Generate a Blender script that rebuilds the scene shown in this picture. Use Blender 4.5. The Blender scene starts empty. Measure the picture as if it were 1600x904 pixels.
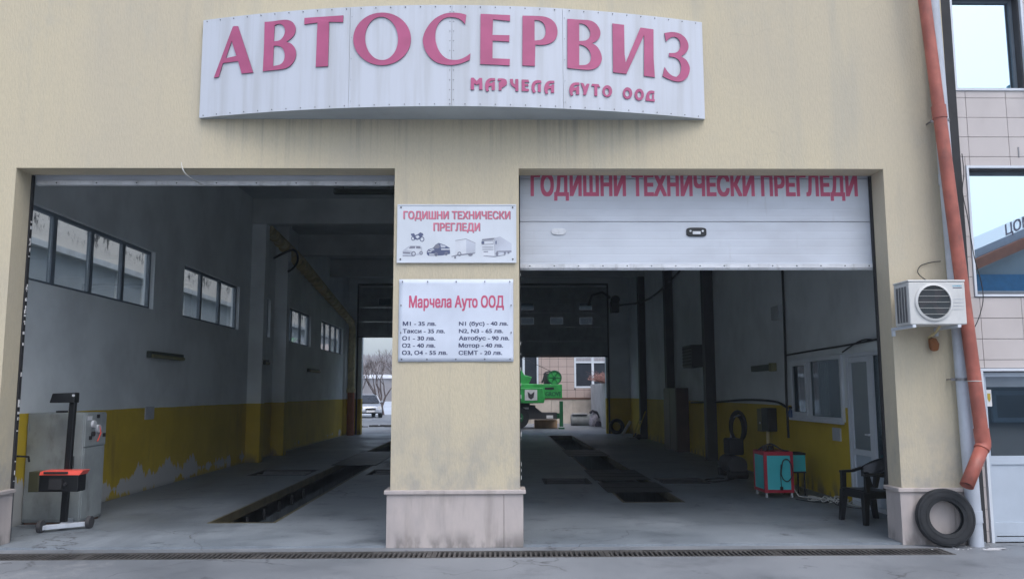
import bpy, bmesh, math, random
from mathutils import Vector, Matrix
import mathutils.geometry
random.seed(7)
PI = math.pi; rad = math.radians
sc = bpy.context.scene; C = sc.collection

# ------------------------------------------------------------------ camera
F, PSI, PIT, ROL, DIST, EYE = 1307.5, 0.01586, 0.12184, -0.00297, 8.98, 1.6
fw = Vector((math.sin(PSI)*math.cos(PIT), math.cos(PSI)*math.cos(PIT), math.sin(PIT)))
rt = Vector((math.cos(PSI), -math.sin(PSI), 0)); up = rt.cross(fw)
rt2 = rt*math.cos(ROL)+up*math.sin(ROL); up2 = up*math.cos(ROL)-rt*math.sin(ROL)
cam = bpy.data.objects.new('camera', bpy.data.cameras.new('camera')); C.objects.link(cam)
cam.data.sensor_width = 36; cam.data.lens = F/1600*36; cam.data.clip_end = 6000; cam.data.clip_start = .1
m = Matrix((rt2, up2, -fw)).transposed().to_4x4(); m.translation = Vector((0, -DIST, EYE)); cam.matrix_world = m
sc.camera = cam
ORI = Vector((0, -DIST, EYE))
def at(px, py, X=None, Y=None, Z=None):
    """world point seen at a pixel of the photograph on a known plane (for measuring)"""
    d = fw*F+rt2*(px-800)+up2*(452-py)
    if X is not None: t = (X-ORI.x)/d.x
    elif Y is not None: t = (Y-ORI.y)/d.y
    else: t = (Z-ORI.z)/d.z
    return ORI+d*t
# ------------------------------------------------------------------ world, sun, exposure
w = bpy.data.worlds.new("World"); sc.world = w; w.use_nodes = True
nt = w.node_tree; bg = nt.nodes['Background']
SUN_EL, SUN_AZ = rad(58), rad(25)      # azimuth measured from -Y (behind the camera) towards +X
sky = nt.nodes.new('ShaderNodeTexSky'); sky.sky_type = 'NISHITA'; sky.sun_disc = False
sky.sun_elevation = SUN_EL; sky.sun_rotation = PI-SUN_AZ; sky.dust_density = 4; sky.air_density = 1.2; sky.altitude = 300
hs = nt.nodes.new('ShaderNodeHueSaturation'); hs.inputs['Saturation'].default_value = .62
nt.links.new(sky.outputs[0], hs.inputs['Color']); tn = nt.nodes.new('ShaderNodeMix'); tn.data_type = 'RGBA'; tn.blend_type = 'MULTIPLY'; tn.inputs[0].default_value = 1; tn.inputs[7].default_value = (.95, .985, 1.06, 1)
nt.links.new(hs.outputs[0], tn.inputs[6]); nt.links.new(tn.outputs[2], bg.inputs['Color'])
bg.inputs['Strength'].default_value = 0.15
sun = bpy.data.objects.new('sun', bpy.data.lights.new('sun', 'SUN')); C.objects.link(sun)
sun.data.energy = .5; sun.data.angle = rad(40); sun.data.color = (1, .985, .96)
sd = Vector((math.sin(SUN_AZ)*math.cos(SUN_EL), -math.cos(SUN_AZ)*math.cos(SUN_EL), math.sin(SUN_EL)))
sun.rotation_euler = sd.to_track_quat('Z', 'Y').to_euler()
sc.view_settings.view_transform = 'Standard'; sc.view_settings.look = 'None'
sc.view_settings.exposure = 0.76; sc.view_settings.gamma = 1
sc.render.engine = 'CYCLES'; sc.cycles.use_denoising = True; sc.cycles.max_bounces = 10; sc.cycles.diffuse_bounces = 6
sc.cycles.sample_clamp_indirect = 4

# ------------------------------------------------------------------ materials
def lin(r, g, b): return tuple(((c/255+.055)/1.055)**2.4 if c > 10 else c/255/12.92 for c in (r, g, b))
class N:
    def __init__(s, name):
        s.m = bpy.data.materials.new(name); s.m.use_nodes = True; s.t = s.m.node_tree
        s.b = s.t.nodes['Principled BSDF']; s.tc = s.t.nodes.new('ShaderNodeTexCoord')
    def n(s, k, **kw):
        o = s.t.nodes.new('ShaderNode'+k)
        for a, v in kw.items(): setattr(o, a, v)
        return o
    def l(s, a, b): s.t.links.new(a, b)
    def noise(s, sx, sy, sz, detail=4, rough=.55, off=0):
        mp = s.n('Mapping'); mp.inputs['Scale'].default_value = (sx, sy, sz); mp.inputs['Location'].default_value = (off, off*1.3, off*.7)
        s.l(s.tc.outputs['Object'], mp.inputs['Vector'])
        t = s.n('TexNoise'); t.inputs['Scale'].default_value = 1; t.inputs['Detail'].default_value = detail; t.inputs['Roughness'].default_value = rough
        s.l(mp.outputs[0], t.inputs['Vector']); return t.outputs['Fac']
    def ramp(s, v, a, b, ca=0, cb=1):
        r = s.n('MapRange'); r.interpolation_type = 'SMOOTHSTEP'
        for i, x in zip((1, 2, 3, 4), (a, b, ca, cb)): r.inputs[i].default_value = x
        s.l(v, r.inputs[0]); return r.outputs[0]
    def math(s, op, a, b=None):
        o = s.n('Math', operation=op)
        for i, x in ((0, a), (1, b)):
            if x is None: continue
            if isinstance(x, (int, float)): o.inputs[i].default_value = x
            else: s.l(x, o.inputs[i])
        return o.outputs[0]
    def mix(s, f, a, b, blend='MIX'):
        o = s.n('Mix', data_type='RGBA', blend_type=blend)
        for i, x in ((0, f), (6, a), (7, b)):
            if isinstance(x, (int, float)): o.inputs[i].default_value = x
            elif isinstance(x, tuple): o.inputs[i].default_value = (*x[:3], 1)
            else: s.l(x, o.inputs[i])
        return o.outputs[2]
    def sep(s):
        o = s.n('SeparateXYZ'); s.l(s.tc.outputs['Object'], o.inputs[0]); return o.outputs
    def bump(s, h, strength=.3, dist=.01):
        o = s.n('Bump'); o.inputs['Strength'].default_value = strength; o.inputs['Distance'].default_value = dist
        s.l(h, o.inputs['Height']); s.l(o.outputs[0], s.b.inputs['Normal'])
    def col(s, c):
        if isinstance(c, tuple): s.b.inputs['Base Color'].default_value = (*c, 1)
        else: s.l(c, s.b.inputs['Base Color'])
    def rough(s, v): s.b.inputs['Roughness'].default_value = v
_mc = {}
def mat(name, col, rough=.6, metal=0, var=.12, vs=3.0, bump=.12, bs=60, dirt=0.0, spec=.5):
    """painted / plain surface with tone variation, a little dirt and fine relief"""
    if name in _mc: return _mc[name]
    k = N(name); k.rough(rough); k.b.inputs['Metallic'].default_value = metal; k.b.inputs['Specular IOR Level'].default_value = spec
    v = k.ramp(k.noise(vs, vs, vs), .3, .7, 1-var, 1+var)
    mul = k.n('Mix', data_type='RGBA', blend_type='MULTIPLY'); mul.inputs[0].default_value = 1; mul.inputs[6].default_value = (*col, 1)
    cmb = k.n('CombineColor')
    for i in range(3): k.l(v, cmb.inputs[i])
    k.l(cmb.outputs[0], mul.inputs[7]); c = mul.outputs[2]
    if dirt:
        d = k.ramp(k.noise(vs*2.3, vs*2.3, vs*.9, 6, .65, 5), .5, .75, 0, dirt)
        c = k.mix(d, c, (.07, .065, .055))
    k.col(c)
    if bump: k.bump(k.noise(bs, bs, bs, 3), bump, .004)
    _mc[name] = k.m; return k.m
def m_plaster():
    k = N('cream_plaster'); k.rough(.92); k.b.inputs['Specular IOR Level'].default_value = .2
    grain = k.noise(60, 60, 15, 4, .65); st = k.noise(2.6, 2.6, .28, 6, .62, 2); big = k.noise(.55, .55, .4, 4, .6, 9)
    c = k.mix(k.ramp(big, .35, .65), (.53, .47, .355), (.575, .505, .362))
    c = k.mix(k.ramp(st, .50, .78, 0, .36), c, (.37, .37, .335))
    c = k.mix(k.ramp(k.noise(9, 9, .9, 5, .65, 6), .52, .78, 0, .2), c, (.34, .33, .29))
    c = k.mix(k.ramp(k.noise(1.4, 1.4, 1.1, 6, .7, 12), .55, .72, 0, .30), c, (.45, .43, .36))
    x, y, z = k.sep()
    # rain streaks that run down from the board's lower edge and from the lintels
    band = k.math('MULTIPLY', k.ramp(z, 4.0, 4.7, .15, 1), k.ramp(z, 4.7, 4.9, 1, 0)); run = k.ramp(k.noise(16, 16, .25, 5, .7, 21), .45, .70)
    inx = k.math('MULTIPLY', k.ramp(x, -3.6, -2.6), k.ramp(x, 1.4, 2.4, 1, 0))
    c = k.mix(k.math('MULTIPLY', k.math('MULTIPLY', band, inx), k.math('MULTIPLY', run, .65)), c, (.27, .255, .23))
    low = k.math('MULTIPLY', k.ramp(z, .5, 1.7, .8, 0), k.ramp(k.noise(3, 3, 2, 6, .65), .38, .64))
    c = k.mix(low, c, (.33, .32, .30))
    # short hairline cracks
    vo = k.n('TexVoronoi', feature='DISTANCE_TO_EDGE'); vo.inputs['Scale'].default_value = .55; mp = k.n('Mapping'); k.l(k.tc.outputs['Object'], mp.inputs[0])
    dn = k.n('TexNoise'); dn.inputs['Scale'].default_value = 2.2; dn.inputs['Detail'].default_value = 6; k.l(k.tc.outputs['Object'], dn.inputs['Vector'])
    ad = k.n('VectorMath', operation='MULTIPLY_ADD'); ad.inputs[1].default_value = (.5, .5, .5); k.l(dn.outputs['Color'], ad.inputs[0]); k.l(mp.outputs[0], ad.inputs[2]); k.l(ad.outputs[0], vo.inputs['Vector'])
    cr = k.math('MULTIPLY', k.ramp(vo.outputs['Distance'], .0, .004, 1, 0), k.ramp(k.noise(.7, .7, .7, 2, .5, 31), .56, .62, 0, .12))
    c = k.mix(cr, c, (.2, .19, .17))
    c = k.mix(k.ramp(grain, .35, .62, .22, 0), c, (.40, .36, .27))
    k.col(c); k.bump(grain, .7, .007); return k.m
def m_marble():
    k = N('plinth_marble'); k.rough(.45)
    a = k.noise(2.2, 2.2, 1.1, 6, .65); b = k.noise(6, 6, .8, 5, .6, 4)
    c = k.mix(k.ramp(a, .3, .7), (.52, .46, .43), (.40, .36, .35))
    c = k.mix(k.ramp(b, .48, .74, 0, .62), c, (.27, .235, .215)); z = k.sep()[2]
    c = k.mix(k.math('MULTIPLY', k.ramp(z, 0, .22, .85, 0), k.ramp(k.noise(7, 7, 3, 5), .38, .62)), c, (.17, .155, .145))
    k.col(c); k.bump(k.noise(30, 30, 30), .08, .003); return k.m
def m_twotone(name, peel=False, white=(.78, .83, .84)):
    k = N(name); k.rough(.75); k.b.inputs['Specular IOR Level'].default_value = .35
    x, y, z = k.sep()
    n1 = k.noise(.9, .9, .9, 5, .6); wv = k.noise(1.2, 1.2, 1.2, 3)
    wht = k.mix(k.ramp(n1, .35, .7), white, tuple(v*.82 for v in white))
    yel = k.mix(k.ramp(n1, .35, .7), (.64, .46, .03), (.53, .37, .02))
    yel = k.mix(k.ramp(k.noise(2.5, 2.5, .7, 6, .65, 3), .55, .8, 0, .5), yel, (.22, .15, .03))
    line = k.math('ADD', z, k.math('MULTIPLY', wv, .02))
    c = k.mix(k.ramp(line, 1.366, 1.372), yel, wht)
    if peel:
        p = k.noise(1.6, 1.6, .45, 3, .5, 1.7); q = k.noise(11, 11, 2.6, 5, .7, 4)
        v = k.math('ADD', k.math('MULTIPLY', p, 1.25), k.math('MULTIPLY', q, .42))
        v = k.math('SUBTRACT', v, k.math('MULTIPLY', k.math('ABSOLUTE', k.math('SUBTRACT', z, .17)), .95))
        far = k.ramp(y, 5.5, 11, 0, .30)
        v = k.math('SUBTRACT', v, far)
        c = k.mix(k.ramp(v, .63, .655), c, (.55, .55, .53))
        c = k.mix(k.ramp(z, 0, .12, .5, 0), c, (.2, .2, .19))
    else:
        c = k.mix(k.math('MULTIPLY', k.ramp(z, 0, .35, .8, 0), k.ramp(k.noise(5, 5, 2.5, 5), .4, .62)), c, (.12, .11, .09))
    k.col(c); k.bump(k.noise(25, 25, 25, 4), .1, .004); return k.m
def m_floor(name, c1, c2, stain=.5, scale=.8, chalk=.35):
    k = N(name); k.rough(.62); k.b.inputs['Specular IOR Level'].default_value = .45
    a = k.noise(scale, scale, 1, 6, .6); b = k.noise(scale*3.5, scale*3.5, 1, 7, .68, 3); f = k.noise(90, 90, 20, 3, .6)
    c = k.mix(k.ramp(a, .35, .68), c1, c2)
    c = k.mix(k.ramp(b, .5, .74, 0, stain), c, tuple(v*.42 for v in c1))
    c = k.mix(k.ramp(k.noise(scale*1.7, scale*1.7, 1, 7, .72, 8), .60, .72, 0, chalk), c, (.50, .50, .50))
    c = k.mix(k.ramp(f, .3, .75, .22, 0), c, tuple(v*.35 for v in c1))
    c = k.mix(k.ramp(k.noise(2.6, 2.6, 1, 4, .75, 17), .66, .70, 0, stain), c, (.035, .035, .04))
    vo = k.n('TexVoronoi', feature='DISTANCE_TO_EDGE'); vo.inputs['Scale'].default_value = .42
    dn = k.n('TexNoise'); dn.inputs['Scale'].default_value = 1.6; dn.inputs['Detail'].default_value = 8; k.l(k.tc.outputs['Object'], dn.inputs['Vector'])
    ad = k.n('VectorMath', operation='MULTIPLY_ADD'); ad.inputs[1].default_value = (.9, .9, .9); k.l(dn.outputs['Color'], ad.inputs[0]); k.l(k.tc.outputs['Object'], ad.inputs[2]); k.l(ad.outputs[0], vo.inputs['Vector'])
    cr = k.math('MULTIPLY', k.ramp(vo.outputs['Distance'], .0, .006, 1, 0), k.ramp(k.noise(.5, .5, 1, 2, .5, 31), .48, .55, 0, .75)); c = k.mix(cr, c, (.06, .06, .065))
    x, y, z = k.sep()
    tr = k.noise(1.1, .18, 1, 5, .6, 41); c = k.mix(k.ramp(tr, .54, .74, 0, .5), c, tuple(v*.5 for v in c1))
    k.col(c); k.bump(f, .35, .004)
    r = k.ramp(a, .3, .7, .38, .72); k.l(r, k.b.inputs['Roughness']); return k.m
def m_signface():
    k = N('sign_sheet'); k.rough(.42)
    s1 = k.noise(7, 1, .12, 2, .5); s2 = k.noise(30, 1, .35, 3, .5, 4); z = k.sep()[2]
    c = k.mix(k.ramp(s1, .52, .82, 0, .16), (.55, .58, .635), (.46, .48, .51))
    top = k.ramp(z, 5.15, 5.75, .15, .95)
    c = k.mix(k.math('MULTIPLY', k.ramp(s2, .54, .74, 0, .65), top), c, (.36, .37, .38))
    c = k.mix(k.math('MULTIPLY', k.ramp(z, 4.6, 4.8, .35, 0), k.ramp(k.noise(9, 1, .5), .4, .7)), c, (.35, .35, .34))
    k.col(c); k.bump(k.noise(2, 2, 2, 2), .06, .02); return k.m
def m_stainwall():
    k = N('stained_render'); k.rough(.9)
    x, y, z = k.sep()
    sp = k.noise(6, 6, 3.0, 6, .75, 2); cl = k.noise(.8, .8, .6, 3, .5, 6)
    m_ = k.math('MULTIPLY', k.ramp(sp, .53, .57), k.ramp(cl, .36, .46)); m_ = k.math('MULTIPLY', m_, k.ramp(z, 4.5, 4.8))
    k.col(k.mix(m_, (.78, .74, .68), (.05, .05, .05))); return k.m
def m_glass(name, tint=(.85, .9, .9), rough=.02, alpha=.75):
    """window glass: mirror-like surface over a clear sheet"""
    k = N(name); k.b.inputs['Base Color'].default_value = (*tint, 1); k.rough(rough)
    k.b.inputs['IOR'].default_value = 1.5; k.b.inputs['Alpha'].default_value = 1
    g = k.n('BsdfGlossy'); g.inputs['Roughness'].default_value = rough; g.inputs['Color'].default_value = (*tint, 1)
    t = k.n('BsdfTransparent'); t.inputs['Color'].default_value = (*tint, 1)
    lw = k.n('LayerWeight'); lw.inputs[0].default_value = .5
    mx = k.n('MixShader'); a = k.math('ADD', k.math('MULTIPLY', k.math('POWER', lw.outputs['Facing'], 5), .9), .04+1-alpha); a = k.math('MINIMUM', a, 1)
    k.l(a, mx.inputs[0]); k.l(t.outputs[0], mx.inputs[1]); k.l(g.outputs[0], mx.inputs[2])
    o = k.t.nodes['Material Output']; k.l(mx.outputs[0], o.inputs['Surface']); return k.m
M = dict(
    plaster=m_plaster(), marble=m_marble(), twotone=m_twotone('two_tone_paint'), twopeel=m_twotone('two_tone_paint_peeling', True),
    floor=m_floor('hall_concrete', (.185, .215, .245), (.28, .315, .35), .6, .55, .22),
    ground=m_floor('yard_concrete', (.19, .205, .225), (.27, .285, .305), .4, .45, .4), sign=m_signface(), stainwall=m_stainwall(),
    ceiling=mat('ceiling_paint', (.48, .52, .53), .9, var=.15, vs=.7), beam=mat('beam_concrete', (.48, .51, .51), .9, var=.15, vs=1),
    rail=mat('white_rail', (.62, .64, .67), .4, dirt=.35, vs=5), doorp=None, black=mat('black_rubber', (.018, .018, .02), .75),
    dark=mat('gap_shade', (.028, .029, .032), .8, dirt=.2), pink=mat('magenta_film', (.42, .085, .19), .38, var=.10, vs=3, bump=0),
    pink_edge=mat('letter_side', (.10, .03, .07), .5), red=mat('red_print', (.52, .085, .17), .5, var=.06, bump=0), redsoft=mat('rose_print', (.62, .16, .24), .55, bump=0),
    navy=mat('navy_print', (.045, .055, .12), .5, bump=0), white=mat('white_board', (.62, .66, .71), .4, var=.05, vs=2, dirt=.05, bump=0),
    vinyl=mat('white_vinyl', (.60, .65, .74), .5, var=.06, vs=2.2, bump=.5, bs=4), steel=mat('worn_steel', (.28, .28, .29), .45, .8, dirt=.4, vs=6),
    grate=mat('grate_steel', (.10, .095, .09), .6, .4, var=.3, vs=5), screw=mat('screw_head', (.06, .06, .07), .5, .6),
    acwhite=mat('ivory_plastic', (.60, .60, .58), .42, var=.05, dirt=.12), acdark=mat('dark_grille', (.03, .04, .045), .5), accyan=mat('cyan_print', (.08, .42, .60), .5, bump=0),
    orange=mat('orange_pvc', (.36, .105, .075), .5, var=.2, vs=5, dirt=.3), pipegrey=mat('grey_pvc', (.46, .50, .56), .42, var=.08, dirt=.22),
    wire=mat('black_cable', (.02, .02, .022), .6, bump=0), whitewire=mat('white_cable', (.55, .55, .52), .6, bump=0),
    rubber=mat('tyre_rubber', (.016, .018, .021), .78, var=.3, vs=8, bump=.5, bs=45, dirt=.15), tile=mat('beige_tile', (.52, .475, .455), .35, var=.05, vs=1.3, dirt=.08, bump=.03),
    tileb=mat('peach_tile', (.45, .35, .31), .45, var=.07, vs=1), grout=mat('grout', (.07, .07, .075), .9), upvc=mat('white_upvc', (.62, .66, .71), .35, var=.04, dirt=.08),
    panelw=mat('white_panel', (.44, .50, .57), .4, var=.04, dirt=.06), revgrey=mat('reveal_slate', (.14, .175, .21), .6),
    glassm=m_glass('mirror_glass', (.66, .80, .87), .01, .15), glass=m_glass('clear_glass', (.97, .985, .985), .02, .9), glassd=m_glass('dim_glass', (.55, .62, .66), .03, .82), glasso=m_glass('office_glass', (.50, .56, .58), .02, 1.0),
    frost=mat('milky_glazing', (.17, .21, .225), .3, var=.05, bump=0),
    cab=mat('grey_enamel', (.27, .30, .305), .5, var=.15, dirt=.4, vs=2.5), teal=mat('turquoise_sheet', (.07, .56, .60), .4, var=.06, dirt=.06), redf=mat('red_frame_paint', (.42, .02, .045), .4, var=.1),
    blackp=mat('black_plastic', (.009, .010, .012), .36, bump=.05), redlamp=mat('red_lid', (.80, .10, .07), .4), beige=mat('insulation_tape', (.56, .47, .26), .7, var=.2, vs=7), ductred=mat('oxide_pipe', (.40, .12, .05), .55, dirt=.2),
    brown=mat('brown_cabinet', (.065, .032, .022), .5, var=.2), pitwall=mat('pit_concrete', (.36, .40, .43), .85, dirt=.5, vs=2), pityellow=mat('pit_edge_paint', (.10, .085, .045), .6, var=.3, vs=4, dirt=.4),
    plate=mat('cover_plate', (.035, .036, .038), .55, .3, var=.25, vs=2, dirt=.4), redmet=mat('red_machine', (.20, .03, .025), .5),
    green=mat('crane_green', (.04, .36, .08), .45, var=.2, dirt=.3), gdark=mat('crane_dark_green', (.015, .13, .05), .5), chassis=mat('chassis_dark', (.05, .05, .055), .6, dirt=.3), white2=mat('plain_white', (.7, .7, .7), .5),
    stone=mat('stone_cladding', (.45, .39, .33), .7, var=.2, vs=1.2, dirt=.15), wallw=mat('pale_render', (.50, .50, .51), .85, dirt=.12, vs=1.5), bale=mat('concrete_pipe', (.24, .25, .25), .85, dirt=.3),
    shrub=mat('dry_twigs', (.30, .16, .14), .9), cloth=mat('bag_dark', (.05, .045, .06), .9), cloth2=mat('bag_pale', (.42, .38, .42), .9, var=.3, vs=10),
    carpaint=mat('silver_paint', (.42, .45, .50), .25, .4, bump=0), cardark=mat('car_glass', (.03, .035, .045), .1, bump=0), bark=mat('bare_bark', (.11, .085, .08), .9),
    hill=None, river=mat('pale_river_ice', (.50, .54, .60), .6, var=.1, vs=.05), longwall=mat('far_wall', (.22, .205, .21), .9, var=.12, vs=.1), snow=mat('roof_snow', (.75, .76, .8), .8),
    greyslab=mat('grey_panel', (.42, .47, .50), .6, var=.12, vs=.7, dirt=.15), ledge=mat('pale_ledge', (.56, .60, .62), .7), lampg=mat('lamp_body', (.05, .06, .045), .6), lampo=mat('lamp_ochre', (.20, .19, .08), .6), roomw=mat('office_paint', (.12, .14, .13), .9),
    notice=mat('notice_paper', (.48, .50, .52), .7, bump=0), yellowp=mat('yellow_paint_item', (.45, .33, .03), .6), curtain=mat('pale_curtain', (.45, .43, .37), .9), sky_blue=mat('hoarding_blue', (.05, .22, .42), .6), rooftile=mat('roof_tile_orange', (.42, .15, .08), .8),
    motoring=mat('print_grey', (.20, .21, .26), .5, bump=0), motol=mat('print_light', (.48, .51, .58), .5, bump=0), motod=mat('print_blue_grey', (.09, .11, .20), .5, bump=0), motow=mat('print_pale', (.60, .63, .68), .5, bump=0))
def m_doorpanel():
    k = N('door_panel_coat'); k.rough(.45); x, y, z = k.sep()
    c = k.mix(k.ramp(k.noise(1.2, 1.2, 3, 5), .35, .7), (.56, .60, .66), (.49, .52, .57))
    c = k.mix(k.ramp(k.noise(14, 14, 2, 4, .6, 3), .6, .8, 0, .35), c, (.34, .33, .33))
    wv = k.n('TexWave', wave_type='BANDS', bands_direction='Z'); wv.inputs['Scale'].default_value = 3.6; wv.inputs['Distortion'].default_value = 0
    k.l(k.tc.outputs['Object'], wv.inputs['Vector'])
    k.bump(k.ramp(wv.outputs['Fac'], 0, .12), .22, .004); k.col(c); return k.m
M['doorp'] = m_doorpanel()
def m_hill():
    k = N('wooded_slope'); k.rough(1)
    c = k.mix(k.ramp(k.noise(.12, .12, .05, 8, .7), .35, .65), (.19, .16, .16), (.30, .255, .245))
    c = k.mix(k.ramp(k.noise(.5, .5, .12, 6, .7, 3), .5, .7, 0, .6), c, (.10, .09, .095)); k.col(c); return k.m
M['hill'] = m_hill()

# ------------------------------------------------------------------ object helpers
ORG = {}
def tag(o, label=None, cat=None, group=None, kind=None):
    if label: o['label'] = label
    if cat: o['category'] = cat
    if group: o['group'] = group
    if kind: o['kind'] = kind
    return o
def thing(name, label, cat, loc=(0, 0, 0), group=None, local=False, rz=0):
    o = bpy.data.objects.new(name, None); o.empty_display_size = .2; C.objects.link(o)
    o.location = loc; o.rotation_euler = (0, 0, rz); ORG[o.name] = Vector((0, 0, 0)) if local else Vector(loc)
    return tag(o, label, cat, group)
class MB:
    def __init__(s): s.v = []; s.f = []; s.mi = []; s.cur = 0
    def add(s, vs, fs):
        b = len(s.v); s.v += [tuple(v) for v in vs]; s.f += [tuple(i+b for i in f) for f in fs]; s.mi += [s.cur]*len(fs); return s
    def box(s, x0, x1, y0, y1, z0, z1, R=None, c=None):
        vs = [Vector((x, y, z)) for z in (z0, z1) for x, y in ((x0, y0), (x1, y0), (x1, y1), (x0, y1))]
        if R is not None:
            c = Vector(c) if c is not None else sum(vs, Vector())/8
            vs = [R@(v-c)+c for v in vs]
        return s.add(vs, [(0, 3, 2, 1), (4, 5, 6, 7), (0, 1, 5, 4), (1, 2, 6, 5), (2, 3, 7, 6), (3, 0, 4, 7)])
    def hexa(s, b, t): return s.add(list(b)+list(t), [(0, 3, 2, 1), (4, 5, 6, 7), (0, 1, 5, 4), (1, 2, 6, 5), (2, 3, 7, 6), (3, 0, 4, 7)])
    def prism(s, pts, axis, a, b):
        """polygon pts (2D) extruded along axis from a to b"""
        def P(u, v, w): return {'x': (w, u, v), 'y': (u, w, v), 'z': (u, v, w)}[axis]
        n = len(pts); vs = [P(u, v, a) for u, v in pts]+[P(u, v, b) for u, v in pts]
        return s.add(vs, [tuple(range(n)), tuple(range(2*n-1, n-1, -1))]+[(i, i+n, (i+1) % n+n, (i+1) % n) for i in range(n)])
    def tube(s, path, r, n=10, cap=True, close=False):
        path = [Vector(p) for p in path]; k = len(path); rs = r if isinstance(r, (list, tuple)) else [r]*k; b = len(s.v); prev = None; fs = []; vs = []
        for i, p in enumerate(path):
            if close: t = (path[(i+1) % k]-path[i-1])
            else: t = (path[min(i+1, k-1)]-path[max(i-1, 0)])
            t.normalize()
            if prev is None: u = t.orthogonal().normalized()
            else: u = (prev-t*prev.dot(t)); u = u.normalized() if u.length > 1e-5 else t.orthogonal().normalized()
            prev = u; v = t.cross(u)
            vs += [p+(u*math.cos(2*PI*j/n)+v*math.sin(2*PI*j/n))*rs[i] for j in range(n)]
        for i in range(k if close else k-1):
            i2 = (i+1) % k
            fs += [(i*n+j, i*n+(j+1) % n, i2*n+(j+1) % n, i2*n+j) for j in range(n)]
        if cap and not close: fs += [tuple(range(n-1, -1, -1)), tuple((k-1)*n+j for j in range(n))]
        return s.add(vs, fs)
    def cyl(s, c, r, axis, h, n=16, r2=None):
        c = Vector(c); a = Vector({'x': (1, 0, 0), 'y': (0, 1, 0), 'z': (0, 0, 1)}[axis])
        return s.tube([c-a*h/2, c+a*h/2], [r, r if r2 is None else r2], n)
    def lathe(s, prof, c, axis='z', n=32):
        """profile (r, h) revolved; closed loop profile"""
        c = Vector(c); vs = []; k = len(prof)
        for j in range(n):
            a = 2*PI*j/n; ca, sa = math.cos(a), math.sin(a)
            for r, h in prof:
                vs.append(c+Vector({'z': (r*ca, r*sa, h), 'y': (r*ca, h, r*sa), 'x': (h, r*ca, r*sa)}[axis]))
        fs = [(j*k+i, ((j+1) % n)*k+i, ((j+1) % n)*k+(i+1) % k, j*k+(i+1) % k) for j in range(n) for i in range(k)]
        return s.add(vs, fs)
    def build(s, name, mats, parent=None, bevel=0, smooth=False, kind=None, label=None, org=None, seg=2):
        me = bpy.data.meshes.new(name)
        o0 = ORG.get(parent.name, Vector()) if parent else Vector(org or (0, 0, 0))
        me.from_pydata([tuple(Vector(v)-o0) for v in s.v], [], s.f)
        for mt in (mats if isinstance(mats, (list, tuple)) else [mats]): me.materials.append(mt)
        if len(me.materials) > 1: me.polygons.foreach_set('material_index', s.mi)
        bm = bmesh.new(); bm.from_mesh(me); bmesh.ops.recalc_face_normals(bm, faces=bm.faces); bm.to_mesh(me); bm.free()
        if smooth:
            me.polygons.foreach_set('use_smooth', [True]*len(me.polygons)); me.set_sharp_from_angle(angle=rad(38))
        o = bpy.data.objects.new(name, me); C.objects.link(o); ORG[o.name] = o0
        if parent: o.parent = parent
        else: o.location = o0
        if bevel:
            b = o.modifiers.new('b', 'BEVEL'); b.width = bevel; b.segments = seg; b.limit_method = 'ANGLE'
        if kind: o['kind'] = kind
        if label: o['label'] = label
        return o
def slab(ab, bb, cut, c0, c1, axis, mb=None):
    """sheet/wall with rectangular holes. ab, bb: breaks along the two in-plane axes; cut: list of (a0,a1,b0,b1); thickness c0..c1 on the normal axis"""
    mb = mb or MB()
    for q in cut: ab = ab+[q[0], q[1]]; bb = bb+[q[2], q[3]]
    ab = sorted({round(v, 4) for v in ab}); bb = sorted({round(v, 4) for v in bb})
    def full(i, j):
        if not (0 <= i < len(ab)-1 and 0 <= j < len(bb)-1): return False
        a, b = (ab[i]+ab[i+1])/2, (bb[j]+bb[j+1])/2
        return not any(q[0] < a < q[1] and q[2] < b < q[3] for q in cut)
    def P(a, b, c): return {'y': (a, c, b), 'x': (c, a, b), 'z': (a, b, c)}[axis]
    for i in range(len(ab)-1):
        for j in range(len(bb)-1):
            if not full(i, j): continue
            a0, a1, b0, b1 = ab[i], ab[i+1], bb[j], bb[j+1]
            mb.add([P(a0, b0, c0), P(a1, b0, c0), P(a1, b1, c0), P(a0, b1, c0)], [(0, 1, 2, 3)])
            mb.add([P(a0, b0, c1), P(a1, b0, c1), P(a1, b1, c1), P(a0, b1, c1)], [(3, 2, 1, 0)])
            for di, dj, (p, q) in ((-1, 0, ((a0, b0), (a0, b1))), (1, 0, ((a1, b0), (a1, b1))), (0, -1, ((a0, b0), (a1, b0))), (0, 1, ((a0, b1), (a1, b1)))):
                if not full(i+di, j+dj): mb.add([P(*p, c0), P(*q, c0), P(*q, c1), P(*p, c1)], [(0, 1, 2, 3)])
    return mb
def weld(o):
    bm = bmesh.new(); bm.from_mesh(o.data); bmesh.ops.remove_doubles(bm, verts=bm.verts, dist=1e-4); bmesh.ops.recalc_face_normals(bm, faces=bm.faces); bm.to_mesh(o.data); bm.free(); return o
def struct(o): o['kind'] = 'structure'; return o
def curve_mesh(polys, depth, bevel=0):
    cu = bpy.data.curves.new('tmp', 'CURVE'); cu.dimensions = '2D'; cu.fill_mode = 'BOTH'; cu.extrude = depth/2
    for p in polys:
        s = cu.splines.new('POLY'); s.points.add(len(p)-1); s.use_cyclic_u = True
        for i, (x, y) in enumerate(p): s.points[i].co = (x, y, 0, 1)
    o = bpy.data.objects.new('tmp', cu); C.objects.link(o); me = bpy.data.meshes.new_from_object(o)
    bpy.data.objects.remove(o); bpy.data.curves.remove(cu); return me
_cap = {}
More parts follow.
